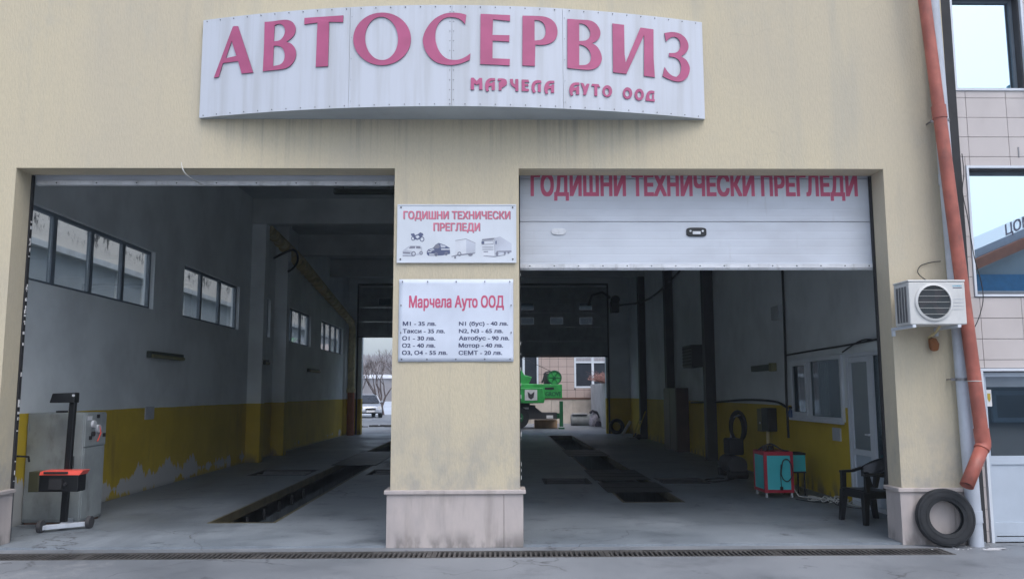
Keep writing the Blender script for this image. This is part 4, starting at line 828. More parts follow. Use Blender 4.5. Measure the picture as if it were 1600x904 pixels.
# insulated duct
t = thing('exhaust_duct', 'tape-wrapped duct sloping along the left wall and dropping to a red pipe', 'duct', (-5.5, 22.7, .022))
MB().tube([(-5.55, 10.9, 5.50), (-5.55, 14, 5.30), (-5.55, 22.5, 4.22), (-5.55, 22.75, 4.0), (-5.55, 22.75, 1.7)], .13, 14).build('wrapped_pipe', M['beige'], t, smooth=True)
b = MB()
for k in range(24):
    a = k/24; p = Vector((-5.55, 11+11.4*a, 5.49-1.26*a)); b.tube([p, p+Vector((0, .05, -.006))], .138, 12)
b.build('tape_band', mat('tape_dark', (.50, .40, .19), .8), t, kind='stuff')
MB().tube([(-5.55, 22.75, 1.75), (-5.55, 22.75, 1.60)], .17, 16).build('collar', M['beige'], t, smooth=True)
MB().tube([(-5.55, 22.75, 1.60), (-5.55, 22.75, .023)], .135, 16).build('red_pipe', M['ductred'], t, smooth=True)
tag(MB().box(-5.25+.02, -5.0, 22.98, 23.2, .022, 0.95).build('post', M['ductred'], bevel=.01, org=(-5.1, 23.1, .022)), 'brown post beside the left rear doorway', 'post') if False else None
# ceiling lamp and bracket pipes
t = thing('ceiling_lamp', 'dark long lamp fixture hanging under the ceiling of the left bay', 'lamp', (-2.8, 9, 5.9)); MB().box(-3.6, -2.2, 8.9, 9.05, 5.9, 6.0).build('lamp_body', M['lampg'], t, bevel=.01)
for x in (-3.4, -2.4): MB().cyl((x, 8.97, 6.07), .008, 'z', .15, 6).build('hanger', M['black'], t)
cable([(-5.75, 12.2, 5.0), (-5.3, 12.4, 5.25), (-5.2, 12.5, 5.0), (-5.4, 12.6, 4.75), (-5.75, 12.8, 4.7)], .03, 'black hose looping off the wall beside the second pilaster')
# right side: office wall equipment
tag(MB().box(5.005, 5.029, 3.40, 3.68, .87, 1.06).build('notice', M['notice'], org=(5.02, 3.5, .87)), 'grey notice plate on the yellow wall under the office window', 'notice')
t = thing('spray_bottle', 'small dark blue bottle standing on the left end of the office window sill', 'bottle', (4.955, 5.36, 1.16)); MB().lathe([(.001, 0), (.035, 0), (.035, .10), (.015, .14), (.001, .14)], (4.965, 5.35, 1.163), 'z', 14).build('bottle', mat('blue_bottle', (.03, .08, .2), .3), t, smooth=True); MB().box(4.94, 4.99, 5.33, 5.37, 1.303, 1.34).build('cap', M['black'], t)
cable([(5.0, 5.55, 3.8), (5.0, 5.56, 2.9), (5.0, 5.58, 2.3), (5.0, 5.62, 1.5), (5.0, 5.6, .8)], .02, 'dark conduit running down the wall left of the office window')
cable([(4.99, .5, 2.36), (4.98, 1.4, 2.30), (4.99, 2.2, 2.27), (4.98, 3.0, 2.25), (4.99, 4.2, 2.24), (4.99, 5.5, 2.22)], .014, 'black cable sagging along the top of the office door and window')
cable([(4.97, .5, 2.28), (4.96, 1.1, 2.22), (4.97, 1.8, 2.25), (4.97, 2.4, 2.29), (4.98, 3.1, 2.16)], .010, 'thinner black cable sagging above the office door')
cable([(4.98, 5.6, 1.33), (4.97, 6.2, 1.42), (4.97, 8.0, 1.43), (4.97, 10.4, 1.36), (4.97, 12.8, 1.32)], .022, 'thick black cable run along the yellow paint line of the right wall')
t = thing('switch_box', 'small grey electric box high on the right wall beside the conduit', 'electric box', (5.0, 6.0, 2.9)); MB().box(4.96, 5.029, 5.75, 6.15, 2.88, 3.12).build('box', M['ceiling'], t, bevel=.005)
t = thing('meter_box', 'ochre and grey electric meter box on the yellow wall above the turquoise cart', 'electric box', (5.0, 6.5, .9))
MB().box(4.86, 5.029, 6.25, 6.62, .88, 1.30).build('box', M['plate'], t, bevel=.008); MB().box(4.88, 5.029, 6.63, 6.95, .86, 1.28).build('box', M['lampo'], t, bevel=.008); MB().tube([(4.93, 6.5, .88), (4.93, 6.5, .5), (4.95, 6.5, .1)], .03, 10).build('conduit', M['beige'], t, smooth=True); MB().cyl((4.855, 6.7, 1.02), .02, 'x', .02, 8).build('button', M['rail'], t)
# turquoise cart with red frame
t = thing('service_cart', 'turquoise service cart with red frame on castors and a looped black cable', 'cart', (4.19, 3.95, .022))
cx0, cx1, cy0, cy1, cz0, cz1 = 3.965, 4.405, 3.70, 4.24, .10, .69
b = MB(); e = .045
for x in (cx0, cx1-e):
    for y in (cy0, cy1-e): b.box(x, x+e, y, y+e, cz0, cz1)
for z in (cz0, cz1-e):
    b.box(cx0+e, cx1-e, cy0, cy0+e, z, z+e); b.box(cx0+e, cx1-e, cy1-e, cy1, z, z+e); b.box(cx0, cx0+e, cy0+e, cy1-e, z, z+e); b.box(cx1-e, cx1, cy0+e, cy1-e, z, z+e)
b.build('frame', M['redf'], t, bevel=.004)
MB().box(cx0+e-.002, cx1-e+.002, cy0+.008, cy0+.014, cz0+e-.002, cz1-e+.002).build('front_panel', M['teal'], t); MB().box(cx0+.008, cx0+.014, cy0+e-.002, cy1-e+.002, cz0+e-.002, cz1-e+.002).build('side_panel', M['teal'], t); MB().box(cx1-.014, cx1-.008, cy0+e-.002, cy1-e+.002, cz0+e-.002, cz1-e+.002).build('side_panel', M['teal'], t)
MB().box(cx0+.002, cx1-.002, cy0+.002, cy1-.002, cz1+.001, cz1+.014).build('top', M['redf'], t)
for x in (cx0+.03, cx1-.03):
    for y in (cy0+.04, cy1-.04):
        cs = MB().box(x-.012, x+.012, y-.015, y+.015, .07, .0995).build('castor', M['rail'], t); MB().cyl((x, y, .051), .028, 'x', .022, 14).build('castor_wheel', M['rail'], cs)
lp = []
for i in range(26): a = i/25*2*PI*1.35; lp.append((cx1-.11+.085*math.cos(a+1.2)*(1+.1*math.sin(3*a)), cy0-.012-.004*(i % 3), .43+.165*math.sin(a+1.2)))
MB().tube(lp, .008, 6).build('cable_loop', M['wire'], t, smooth=True)
MB().tube([(cx1-.19, cy0-.012, .52), (cx1-.205, cy0-.014, .38), (cx1-.20, cy0-.014, .22), (cx1-.19, cy0-.014, .16)], .006, 6).build('hanging_lead', M['wire'], t, smooth=True); MB().box(cx1-.215, cx1-.175, cy0-.022, cy0-.004, .14, .19).build('clamp', M['black'], t)
b = MB(); r0 = random.Random(5)
for _ in range(4): xx = cx0+r0.uniform(.08, .28); yy = cy0+r0.uniform(.05, .4); b.cyl((xx, yy, cz1+.05), .04, 'z', .07, 12)
tag(b.build('oil_tins', M['plate'], org=(4.15, 3.95, cz1+.015)), 'small grubby tins grouped on top of the turquoise cart', 'tins'); bpy.data.objects['oil_tins'].name = 'tin_cluster'
cable([(3.95, 3.9, cz1+.03), (4.02, 3.8, cz1+.10), (4.12, 3.78, cz1+.12), (4.25, 3.75, cz1+.04), (4.35, 3.72, cz1+.02)], .012, 'short black hose lying over the top of the turquoise cart', name='hose', cat='hose')
t = thing('gas_analyser', 'turquoise box with dark lid fixed beside the cart, on a thin stand', 'machine', (4.55, 4.05, .022))
MB().box(4.43, 4.69, 3.98, 4.30, .385, .63).build('box', M['teal'], t, bevel=.006); MB().box(4.425, 4.70, 3.975, 4.305, .631, .665).build('lid', M['black'], t, bevel=.006); MB().box(4.43, 4.70, 3.985, 4.295, .36, .3845).build('shelf', M['black'], t)
for x, y in ((4.45, 4.0), (4.67, 4.0), (4.45, 4.28), (4.67, 4.28)): MB().box(x-.01, x+.01, y-.01, y+.01, .022, .3595).build('leg', M['black'], t)
# coiled pale cable on the floor
pts = []
for i in range(120):
    a = i*.42; r_ = .12+.05*math.sin(i*.37)+.03*math.cos(i*.21); pts.append((4.62+.0022*i+r_*math.cos(a)*.95-.02, 3.45-.003*i+r_*.75*math.sin(a), .034+.014*(i % 11)/3+.0003*i*math.sin(i)))
pts = [(4.40, 3.72, .16), (4.44, 3.62, .06)]+pts+[(4.9, 2.95, .03), (4.96, 2.7, .03)]
tag(MB().tube(pts, .0075, 6).build('extension_cord', M['whitewire'], smooth=True, org=(4.6, 3.3, .022)), 'pale extension cord heaped in loops on the floor beside the turquoise cart', 'cord')
cable([(4.35, 3.5, .034), (4.55, 3.1, .034), (4.75, 3.15, .034), (4.7, 2.8, .034), (4.9, 2.4, .034)], .007, 'black cord snaking on the floor by the yellow wall')
tag(MB().box(4.78, 4.90, 3.1, 3.3, .022, .06).build('plug_block', M['black'], bevel=.01, org=(4.84, 3.2, .022)), 'black plug block lying by the coils of pale cord', 'plug block')
# black plastic armchair
def chair():
    t = thing('armchair', 'black moulded plastic armchair standing beside the office door', 'chair', (4.53, 1.40, .022), local=True, rz=rad(12))
    m_ = M['blackp']; H = .40
    # local: +x is the back of the chair (towards the wall), -x the front edge
    st = MB(); nn = 8; g_ = []
    for j in range(nn+1):
        for i in range(nn+1): x = -.23+.42*i/nn; y = (-.22+.44*j/nn)*(1-.12*i/nn); g_.append((x, y, H-.012*math.sin(PI*i/nn)*math.sin(PI*j/nn)-.02*(i/nn)))
    st.add(g_, [(j*(nn+1)+i, j*(nn+1)+i+1, (j+1)*(nn+1)+i+1, (j+1)*(nn+1)+i) for j in range(nn) for i in range(nn)]); o = st.build('seat', m_, t, smooth=True); s_ = o.modifiers.new('s', 'SOLIDIFY'); s_.thickness = .018
    b = MB(); b.box(-.235, .18, -.225, -.205, H-.10, H-.012); b.box(-.235, .18, .205, .225, H-.10, H-.012); b.box(-.24, -.222, -.205, .205, H-.10, H-.012); b.build('apron', m_, t, bevel=.008)
    for sx, sy in ((-1, -1), (-1, 1), (1, -1), (1, 1)):
        tx, ty = (-.21 if sx < 0 else .16), sy*.205; bx_, by_ = tx+sx*(.035 if sx < 0 else .08), ty+sy*.035
        b = MB(); w0, w1 = .046, .027
        b.hexa([(bx_-w1, by_-w1, 0), (bx_+w1, by_-w1, 0), (bx_+w1, by_+w1, 0), (bx_-w1, by_+w1, 0)], [(tx-w0, ty-w0*.7, H-.02), (tx+w0, ty-w0*.7, H-.02), (tx+w0, ty+w0*.7, H-.02), (tx-w0, ty+w0*.7, H-.02)]); b.build('leg', m_, t, bevel=.006)
    # back shell, curved in plan, rising to a rounded top
    b = MB(); nu, nv = 14, 6; g_ = []
    for j in range(nv+1):
        v_ = j/nv
        for i in range(nu+1):
            a = -1.25+2.5*i/nu; top = .76-.13*(abs(a)/1.25)**2.0; z = .52+(top-.52)*v_
            R1 = .235+.03*v_; g_.append((-.02+R1*math.cos(a)*(1.0)+.05*v_*math.cos(a), R1*math.sin(a)*1.05, z))
    b.add(g_, [(j*(nu+1)+i, j*(nu+1)+i+1, (j+1)*(nu+1)+i+1, (j+1)*(nu+1)+i) for j in range(nv) for i in range(nu)]); o = b.build('backrest', m_, t, smooth=True); s_ = o.modifiers.new('s', 'SOLIDIFY'); s_.thickness = .014
    for a in (-1.05, -.45, .45, 1.05):
        b = MB(); x1_, y1_ = -.02+.24*math.cos(a), .24*math.sin(a)*1.05; x0_, y0_ = .15, min(max(y1_*.92, -.19), .19)
        b.hexa([(x0_-.02, y0_-.03, H-.01), (x0_+.02, y0_-.03, H-.01), (x0_+.02, y0_+.03, H-.01), (x0_-.02, y0_+.03, H-.01)], [(x1_-.03, y1_-.04, .575), (x1_+.03, y1_-.04, .575), (x1_+.03, y1_+.04, .575), (x1_-.03, y1_+.04, .575)]); b.build('back_stay', m_, t, bevel=.005)
    for sy in (-1, 1):
        b = MB(); P_ = [(-.225, .60), (-.05, .605), (.08, .64)]; 
        for (xa, za), (xb_, zb_) in zip(P_[:-1], P_[1:]): b.hexa([(xa, sy*.25-.03, za-.03), (xb_, sy*.25-.03, zb_-.03), (xb_, sy*.25+.03, zb_-.03), (xa, sy*.25+.03, za-.03)], [(xa, sy*.25-.03, za), (xb_, sy*.25-.03, zb_), (xb_, sy*.25+.03, zb_), (xa, sy*.25+.03, za)])
        b.build('armrest', m_, t, bevel=.006)
        b = MB(); y_ = sy*.235; b.hexa([(-.235, y_-.022, H-.03), (-.17, y_-.022, H-.03), (-.17, y_+.022, H-.03), (-.235, y_+.022, H-.03)], [(-.225, y_-.01, .575), (-.155, y_-.01, .575), (-.155, y_+.03, .575), (-.225, y_+.03, .575)]); b.build('arm_support', m_, t, bevel=.006)
chair()
# dark machine with hose loop behind the cart
t = thing('compressor', 'dark wheeled machine with a tall hose loop standing by the right wall', 'machine', (4.45, 6.8, .022))
MB().tube([(4.35, 6.45, .26), (4.35, 7.2, .26)], .17, 20).build('tank', M['chassis'], t, smooth=True); b = MB(); b.box(4.22, 4.5, 6.55, 6.95, .44, .74); b.build('motor', M['black'], t, bevel=.03)
for y in (6.5, 7.15): MB().cyl((4.35, y, .10), .078, 'x', .36, 16).build('wheel', M['black'], t, smooth=True)
b = MB(); lp = [(4.5+.14*math.cos(a)+.0*a, 6.9, .95+.27*math.sin(a)) for a in [2*PI*i/24 for i in range(24)]]; b.tube(lp, .035, 8, close=True); lp = [(4.5+.11*math.cos(a), 6.96, .90+.25*math.sin(a)) for a in [2*PI*i/24 for i in range(24)]]; b.tube(lp, .03, 8, close=True); b.build('hose_loop', M['black'], t, smooth=True)
MB().tube([(4.36, 6.9, .7), (4.36, 6.9, 1.1), (4.6, 6.9, 1.18)], .02, 8).build('handle', M['steel'], t)
cable([(4.3, 6.4, .05), (4.0, 6.1, .035), (3.75, 5.9, .035), (3.7, 6.3, .035), (4.1, 6.5, .035)], .012, 'black air hose curled on the floor in front of the dark machine', name='hose', cat='hose')
# brown cabinet, louvred heater, motor unit
t = thing('brown_locker', 'tall dark brown locker standing against the right wall in the middle of the hall', 'cabinet', (4.9, 14, .022)); MB().box(4.70, 5.025, 13.3, 15.0, .022, 1.7).build('body', M['brown'], t, bevel=.01)
for y in (13.33, 14.17): MB().box(4.685, 4.6995, y, y+.8, .06, 1.66).build('door', M['brown'], t, bevel=.004)
t = thing('unit_heater', 'dark louvred heater box high on the right wall', 'heater', (4.9, 11.9, 2.2)); MB().box(4.74, 5.02, 11.6, 12.6, 2.2, 2.75).build('casing', M['chassis'], t, bevel=.01)
for k in range(6): MB().box(4.72, 4.739, 11.65, 12.55, 2.25+k*.08, 2.29+k*.08).build('louvre', M['black'], t)
t = thing('door_motor', 'dark door motor with bent duct on the rear wall above the right doorway', 'motor', (4.4, 23.1, 4.9))
MB().box(4.30, 4.62, 22.9, 23.2, 4.62, 5.05).build('motor_housing', M['chassis'], t, bevel=.02); MB().cyl((4.46, 22.85, 5.1), .16, 'y', .25, 16).build('drum', M['black'], t); MB().tube([(4.3, 23.1, 5.2), (4.0, 23.1, 5.42), (3.6, 23.1, 5.3), (3.45, 23.1, 4.9)], .05, 8).build('bent_duct', M['chassis'], t, smooth=True)
cable([(4.65, 23.0, 4.9), (4.9, 18, 4.6), (4.95, 12, 5.0), (4.95, 7, 5.4)], .03, 'dark cable strung along the right wall below the ceiling')
# leaning tyre and pale board at the rear right corner
t = thing('leaning_tyre', 'dark tyre leaning in the rear right corner behind a pale board', 'tyre', (4.45, 23.0, .30), local=True, rz=rad(8)); MB().lathe([(.17, -.07), (.24, -.09), (.285, -.07), (.295, 0), (.285, .07), (.24, .09), (.17, .07), (.2, 0)], (0, 0, 0), 'y', 32).build('tyre_wall', M['rubber'], t, smooth=True); t.rotation_euler = (rad(-10), 0, rad(8))
b = MB(); b.box(4.52, 4.62, 22.3, 22.36, .03, .62, R=Matrix.Rotation(rad(32), 3, 'Y'), c=(4.55, 22.3, .03)); tag(b.build('board', M['wallw'], org=(4.5, 22.3, .03)), 'narrow pale board leaning against the dark tyre in the rear corner', 'board')
t = thing('hand_truck', 'yellowish folding hand truck leaning against the right wall near the rear doorway', 'hand truck', (4.75, 19.7, .022))
for y in (19.4, 20.0): MB().tube([(4.60, y, .10), (4.93, y, .95)], .018, 8).build('rail', M['yellowp'], t, smooth=True)
MB().tube([(4.93, 19.4, .95), (4.93, 20.0, .95)], .018, 8).build('handle', M['black'], t)
for k in (.35, .6): MB().tube([(4.60+.33*k, 19.4, .10+.85*k), (4.60+.33*k, 20.0, .10+.85*k)], .014, 8).build('crossbar', M['yellowp'], t)
MB().box(4.38, 4.60, 19.4, 20.0, .055, .07).build('toe_plate', M['steel'], t)
for y in (19.35, 20.05): MB().cyl((4.68, y, .112), .09, 'y', .05, 16).build('wheel', M['black'], t, smooth=True)

# ================================================================== LEFT NEIGHBOUR SEEN THROUGH THE SIDE WINDOWS
NL = thing('left_neighbour', 'neighbouring building with mould-stained pale upper wall, seen through the side windows', 'building', (-8.6, 10, 0))
MB().box(-9.2, -8.5, -2, 40, 4.42, 6.0).build('upper_wall', M['stainwall'], NL); MB().box(-9.2, -8.62, -2, 40, 0, 4.30).build('lower_wall', M['greyslab'], NL); MB().box(-9.2, -8.46, -2, 40, 4.3001, 4.4199).build('ledge', M['ledge'], NL)
for k in range(22): MB().box(-8.62, -8.585, -1+k*1.35, -.93+k*1.35, .0, 4.299).build('mullion', M['ledge'], NL)

# ================================================================== BEHIND THE HALL, RIGHT DOORWAY: mobile crane, tiled building, wall
CR = thing('mobile_crane', 'bright green mobile crane parked behind the hall, rear end in the right doorway', 'crane', (0, 28.6, 0))
Y0, Y1 = 27.6, 29.6
b = MB(); b.prism([(-1.5, 1.32), (-1.5, 2.0), (2.76, 1.93), (2.76, 1.32)], 'y', Y0+.15, Y1-.1); b.build('superstructure', M['green'], CR, bevel=.03)
b = MB(); b.prism([(-1.2, 1.12), (1.95, 1.12), (2.0, 1.32), (1.9, 1.78), (-1.2, 1.78)], 'y', Y0, Y0+.148); b.build('counterweight', M['green'], CR, bevel=.03)
b = MB(); b.prism([(-1.4, 1.935), (-1.4, 2.7), (.95, 2.62), (1.12, 2.34), (1.45, 2.25), (1.30, 1.945), (1.1, 1.942)], 'y', Y0+.3, Y0+1.4); b.build('winch_housing', M['green'], CR, bevel=.02)
wd = MB().cyl((2.43, Y0+.45, 2.22), .29, 'y', .5, 28).build('winch_drum', M['green'], CR, smooth=True)
MB().lathe([(.27, -.02), (.32, -.02), (.32, .02), (.27, .02)], (2.43, Y0+.19, 2.22), 'y', 28).build('drum_flange', M['gdark'], CR)
b = MB()
for k in range(6): a = k*PI/3; b.tube([(2.43, Y0+.19, 2.22), (2.43+.27*math.cos(a), Y0+.19, 2.22+.27*math.sin(a))], .014, 5)
b.cyl((2.43, Y0+.18, 2.22), .06, 'y', .04, 14); b.build('drum_spoke', M['gdark'], CR)
b = MB(); b.box(1.98, 2.25, Y0+.3, Y0+.7, 1.94, 2.42); b.tube([(1.9, Y0+.4, 2.0), (2.05, Y0+.4, 2.45), (2.25, Y0+.4, 2.5)], .04, 6); b.build('winch_motor', M['chassis'], CR)
MB().tube([(2.3, Y0+.45, 2.5), (.6, Y0+.6, 3.3), (-3.2, Y0+.8, 4.9)], .012, 5).build('rope', M['wire'], CR)
MB().prism([(-1.3, 2.71), (-.6, 2.71), (-3.4, 5.2), (-3.9, 5.0)], 'y', Y0+.5, Y0+1.2).build('boom', M['green'], CR)
lettering('GROVE', 2.02, 2.72, 1.42, 1.62, Y0+.147, M['gdark'], CR, .05)
MB().box(2.0, 2.4, Y0+.14, Y0+.1485, 1.70, 1.80).build('vent', M['black'], CR)
em = MB().box(1.12, 1.66, Y0-.012, Y0-.001, 1.24, 1.70).build('emblem_plate', M['white2'], CR); b = MB(); b.prism([(1.24, 1.62), (1.39, 1.5), (1.54, 1.62), (1.50, 1.36), (1.39, 1.28), (1.28, 1.36)], 'y', Y0-.018, Y0-.0125); b.build('emblem', M['chassis'], em)
b = MB(); b.box(-1.6, 1.6, Y0+.4, Y1-.3, .72, 1.02); b.prism([(1.2, .98), (1.55, .98), (1.9, .70), (2.55, .70), (2.55, .42), (1.0, .42)], 'y', Y0+.3, Y0+1.4); b.build('chassis', M['chassis'], CR, bevel=.01)
MB().box(1.0, 1.3, Y0+.27, Y0+.299, .86, .94).build('marker_plate', M['white2'], CR); MB().box(2.07, 2.36, Y0+.27, Y0+.2995, .46, .59).build('number_plate', M['white2'], CR)
b = MB(); b.box(-1.4, 1.35, Y0+.45, Y0+1.6, .70, 1.10); b.box(-1.4, 1.5, Y0+.5, Y1-.35, 1.10, 1.31); b.build('subframe', M['chassis'], CR)
for x in (-.6, .82): 
    wh = MB().cyl((x, Y0+.32, .50), .49, 'y', .34, 28).build('wheel', M['rubber'], CR, smooth=True); MB().cyl((x, Y0+.14, .50), .24, 'y', .03, 20).build('hub', M['gdark'], wh)
b = MB(); b.box(2.65, 2.80, Y0+.25, Y0+.45, .10, 1.20); b.box(2.5, 2.64, Y0+.3, Y0+.42, .45, .68); b.box(2.6, 2.85, Y0+.2, Y0+.5, .0, .06); b.build('outrigger', M['gdark'], CR, bevel=.01)
tag(MB().box(1.6, 2.6, Y0+1.1, Y0+1.9, .0, .36).build('timber_block', mat('timber', (.46, .30, .18), .8), bevel=.02, org=(2.1, 29, 0)), 'orange timber block lying on the ground beneath the crane', 'block')
# tiled building behind
RB = thing('rear_building', 'peach tiled building with white windows behind the green crane', 'building', (2, 34.5, 0)); YB = 34.5
RW = [(3.9, 5.62, 1.80, 3.45), (.65, 2.05, 1.3, 3.6), (-4.7, -4.0, 1.80, 3.45)]
weld(slab([-5.1, 9], [-.2, 8], RW, YB+.03, YB+.4, 'y').build('backing_wall', M['grout'], RB))
px = [.0+.44*k for k in range(-11, 16)]; pz = [1.30+.40*k for k in range(8)]
for i in range(len(px)-1):
    for j in range(len(pz)-1):
        x0, x1, z0, z1 = px[i], px[i+1], pz[j], pz[j+1]; ok = True
        for q in RW:
            if x0 < q[1] and x1 > q[0] and z0 < q[3] and z1 > q[2]:
                if x0 < q[0]-.03: x1 = min(x1, q[0])
                elif x1 > q[1]+.03: x0 = max(x0, q[1])
                elif z0 < q[2]-.03: z1 = min(z1, q[2])
                else: ok = False
        if ok and x1-x0 > .03: MB().box(x0+.008, x1-.008, YB, YB+.029, z0+.008, z1-.008).build('tile', M['tileb'], RB)
for i in range(12): MB().box(-5.0+i*1.1+.006, -5.0+i*1.1+1.094, YB-.10, YB+.029, -.1, 1.22).build('stone_slab', M['stone'], RB)
MB().box(-5.1, 9, YB-.13, YB+.029, 1.222, 1.292).build('plinth_cap', mat('rust_cap', (.12, .06, .04), .8), RB)
for q in RW:
    x0, x1, z0, z1 = q; b = MB(); frame_xz(b, YB-.01, YB+.10, x0+.002, x1-.002, z0+.002, z1-.002, .09); xm = x0+(x1-x0)*(.56 if x0 > 3 else .45); b.box(xm-.06, xm+.06, YB-.008, YB+.098, z0+.092, z1-.092)
    if x0 > 3: b.box(x0+.092, xm-.062, YB-.006, YB+.096, 3.08, 3.17); b.box(xm+.062, x1-.092, YB-.006, YB+.096, 3.08, 3.17)
    w_ = b.build('window', M['upvc'], RB)
    for a, c in ((x0+.092, xm-.062), (xm+.062, x1-.092)): MB().box(a, c, YB+.05, YB+.06, z0+.092, z1-.092 if x0 < 3 else 3.079).build('pane', M['cardark'], w_)
tag(MB().box(4.72, 5.0, 24.6, 34.3, -.1, 1.98).build('yard_wall', M['wallw'], bevel=.01, org=(4.86, 29, 0)), 'pale rendered yard wall running away behind the right rear doorway', 'wall')
tag(MB().box(4.62, 5.2, 24.2, 24.58, -.1, 5.5).build('wall_pier', M['wallw'], org=(4.9, 24.4, 0)), 'tall pale wall pier at the near end of the yard wall', 'pier')
r0 = random.Random(11); b = MB()
for i in range(260):
    a = r0.uniform(0, 2*PI); l = r0.uniform(.2, .65); base = Vector((4.85+r0.uniform(-.1, .1), 28.6+r0.uniform(-.8, .8), 1.97)); d = Vector((math.cos(a)*l*r0.uniform(.6, 1.3)-.25, math.sin(a)*l*.9, l*r0.uniform(.25, 1)))
    b.tube([base, base+d*.5+Vector((0, 0, .05)), base+d], [.008, .006, .003], 4)
for i in range(500):
    a = r0.uniform(0, 2*PI); rr = r0.uniform(0, .62); c = Vector((4.62+rr*math.cos(a)*1.05, 28.6+rr*math.sin(a)*1.3, 2.12+r0.uniform(-.05, .34)*(1-rr*.8))); u_ = Vector((r0.uniform(-1, 1), r0.uniform(-1, 1), r0.uniform(-1, 1))).normalized()*.045; v_ = u_.orthogonal().normalized()*.02
    b.add([c-u_, c+v_, c+u_, c-v_], [(0, 1, 2, 3)])
tag(b.build('dry_shrub', M['shrub'], org=(4.8, 28.6, 1.97)), 'dry reddish shrub spilling over the top of the yard wall', 'shrub')
t = thing('concrete_pipe', 'grey concrete pipe section lying on its side before the yard wall', 'pipe', (3.9, 31.5, 0)); MB().lathe([(.17, -.5), (.27, -.5), (.27, .5), (.17, .5)], (3.95, 31.5, .27), 'x', 24).build('pipe_body', M['bale'], t, smooth=True); MB().box(3.5, 4.2, 31.2, 31.7, .545, .575).build('lid_board', M['wallw'], t)
b = MB(); b.lathe([(.001, 0), (.20, .01), (.25, .15), (.22, .40), (.14, .58), (.08, .68), (.001, .69)], (4.45, 30.5, 0), 'z', 14)
o = b.build('stuffed_bag', M['cloth2'], smooth=True, org=(4.45, 30.5, 0)); tag(o, 'bulging pale and dark bag slumped against the yard wall', 'bag'); dm = o.modifiers.new('d', 'DISPLACE'); tx_ = bpy.data.textures.new('lumps', 'CLOUDS'); tx_.noise_scale = .2; dm.texture = tx_; dm.strength = .12
b = MB(); b.lathe([(.001, 0), (.16, .01), (.17, .10), (.10, .24), (.001, .26)], (4.6, 30.1, 0), 'z', 12); tag(b.build('dark_bag', M['cloth'], smooth=True, org=(4.6, 30.1, 0)), 'small dark bag lying in front of the bulging one', 'bag')
b = MB(); b.tube([(4.25, 30.4, .62), (4.36, 30.35, .72), (4.55, 30.4, .66), (4.66, 30.45, .40)], .06, 8); b.build('dark_strap', M['cloth'], o, smooth=True)

# ================================================================== BEHIND THE HALL, LEFT DOORWAY: car, trees, wall, hill
def car():
    t = thing('parked_car', 'silver hatchback parked outside beyond the left rear doorway', 'car', (-8.75, 46.5, 0), local=True, rz=rad(198))
    # local: +y is front
    sec = [(-2.0, .35, .62, .62), (-1.9, .30, .92, .78), (-1.2, .26, .98, .84), (.6, .26, .96, .85), (1.4, .26, .86, .83), (1.95, .30, .72, .74), (2.08, .36, .55, .58)]
    b = MB(); vs = []
    for y, z0, z1, hw in sec: vs += [(-hw, y, z0), (-hw-.02, y, (z0+z1)/2), (-hw+.06, y, z1), (hw-.06, y, z1), (hw+.02, y, (z0+z1)/2), (hw, y, z0)]
    n = 6; fs = [(i*n+j, i*n+(j+1) % n, (i+1)*n+(j+1) % n, (i+1)*n+j) for i in range(len(sec)-1) for j in range(n)]+[tuple(range(n-1, -1, -1)), tuple((len(sec)-1)*n+j for j in range(n))]
    b.add(vs, fs); b.build('body', M['carpaint'], t, smooth=True)
    b = MB(); b.hexa([(-.76, -1.85, .95), (.76, -1.85, .95), (.76, 1.15, .95), (-.76, 1.15, .95)], [(-.58, -1.35, 1.42), (.58, -1.35, 1.42), (.58, .30, 1.44), (-.58, .30, 1.44)]); b.build('cabin_glass', M['cardark'], t, bevel=.04)
    b = MB(); b.hexa([(-.585, -1.38, 1.425), (.585, -1.38, 1.425), (.585, .28, 1.445), (-.585, .28, 1.445)], [(-.54, -1.3, 1.47), (.54, -1.3, 1.47), (.54, .22, 1.485), (-.54, .22, 1.485)]); b.build('roof', M['carpaint'], t, bevel=.015)
    for sx in (-1, 1):
        for y in (.25, -.6, 1.14): 
            yy = y; b = MB(); b.tube([(sx*.775, yy, .95), (sx*.60, yy*.75-.1, 1.44)], .03, 6); b.build('pillar', M['carpaint'], t)
        for y in (-1.3, 1.3): wh = MB().cyl((sx*.76, y, .31), .31, 'x', .2, 20).build('wheel', M['rubber'], t, smooth=True); MB().cyl((sx*.865, y, .31), .19, 'x', .02, 14).build('rim', M['steel'], wh)
        MB().cyl((sx*.58, 2.0, .63), .12, 'y', .14, 14).build('headlight', M['white2'], t, smooth=True); MB().box(sx*.93-.08, sx*.93+.08, .75, .9, .95, 1.08).build('mirror', M['carpaint'], t, bevel=.02)
    MB().box(-.32, .32, 2.06, 2.10, .50, .62).build('grille', M['black'], t); MB().box(-.26, .26, 2.1, 2.115, .37, .48).build('number_plate', M['white2'], t); MB().box(-.5, .5, 2.05, 2.09, .30, .36).build('air_intake', M['black'], t)
car()
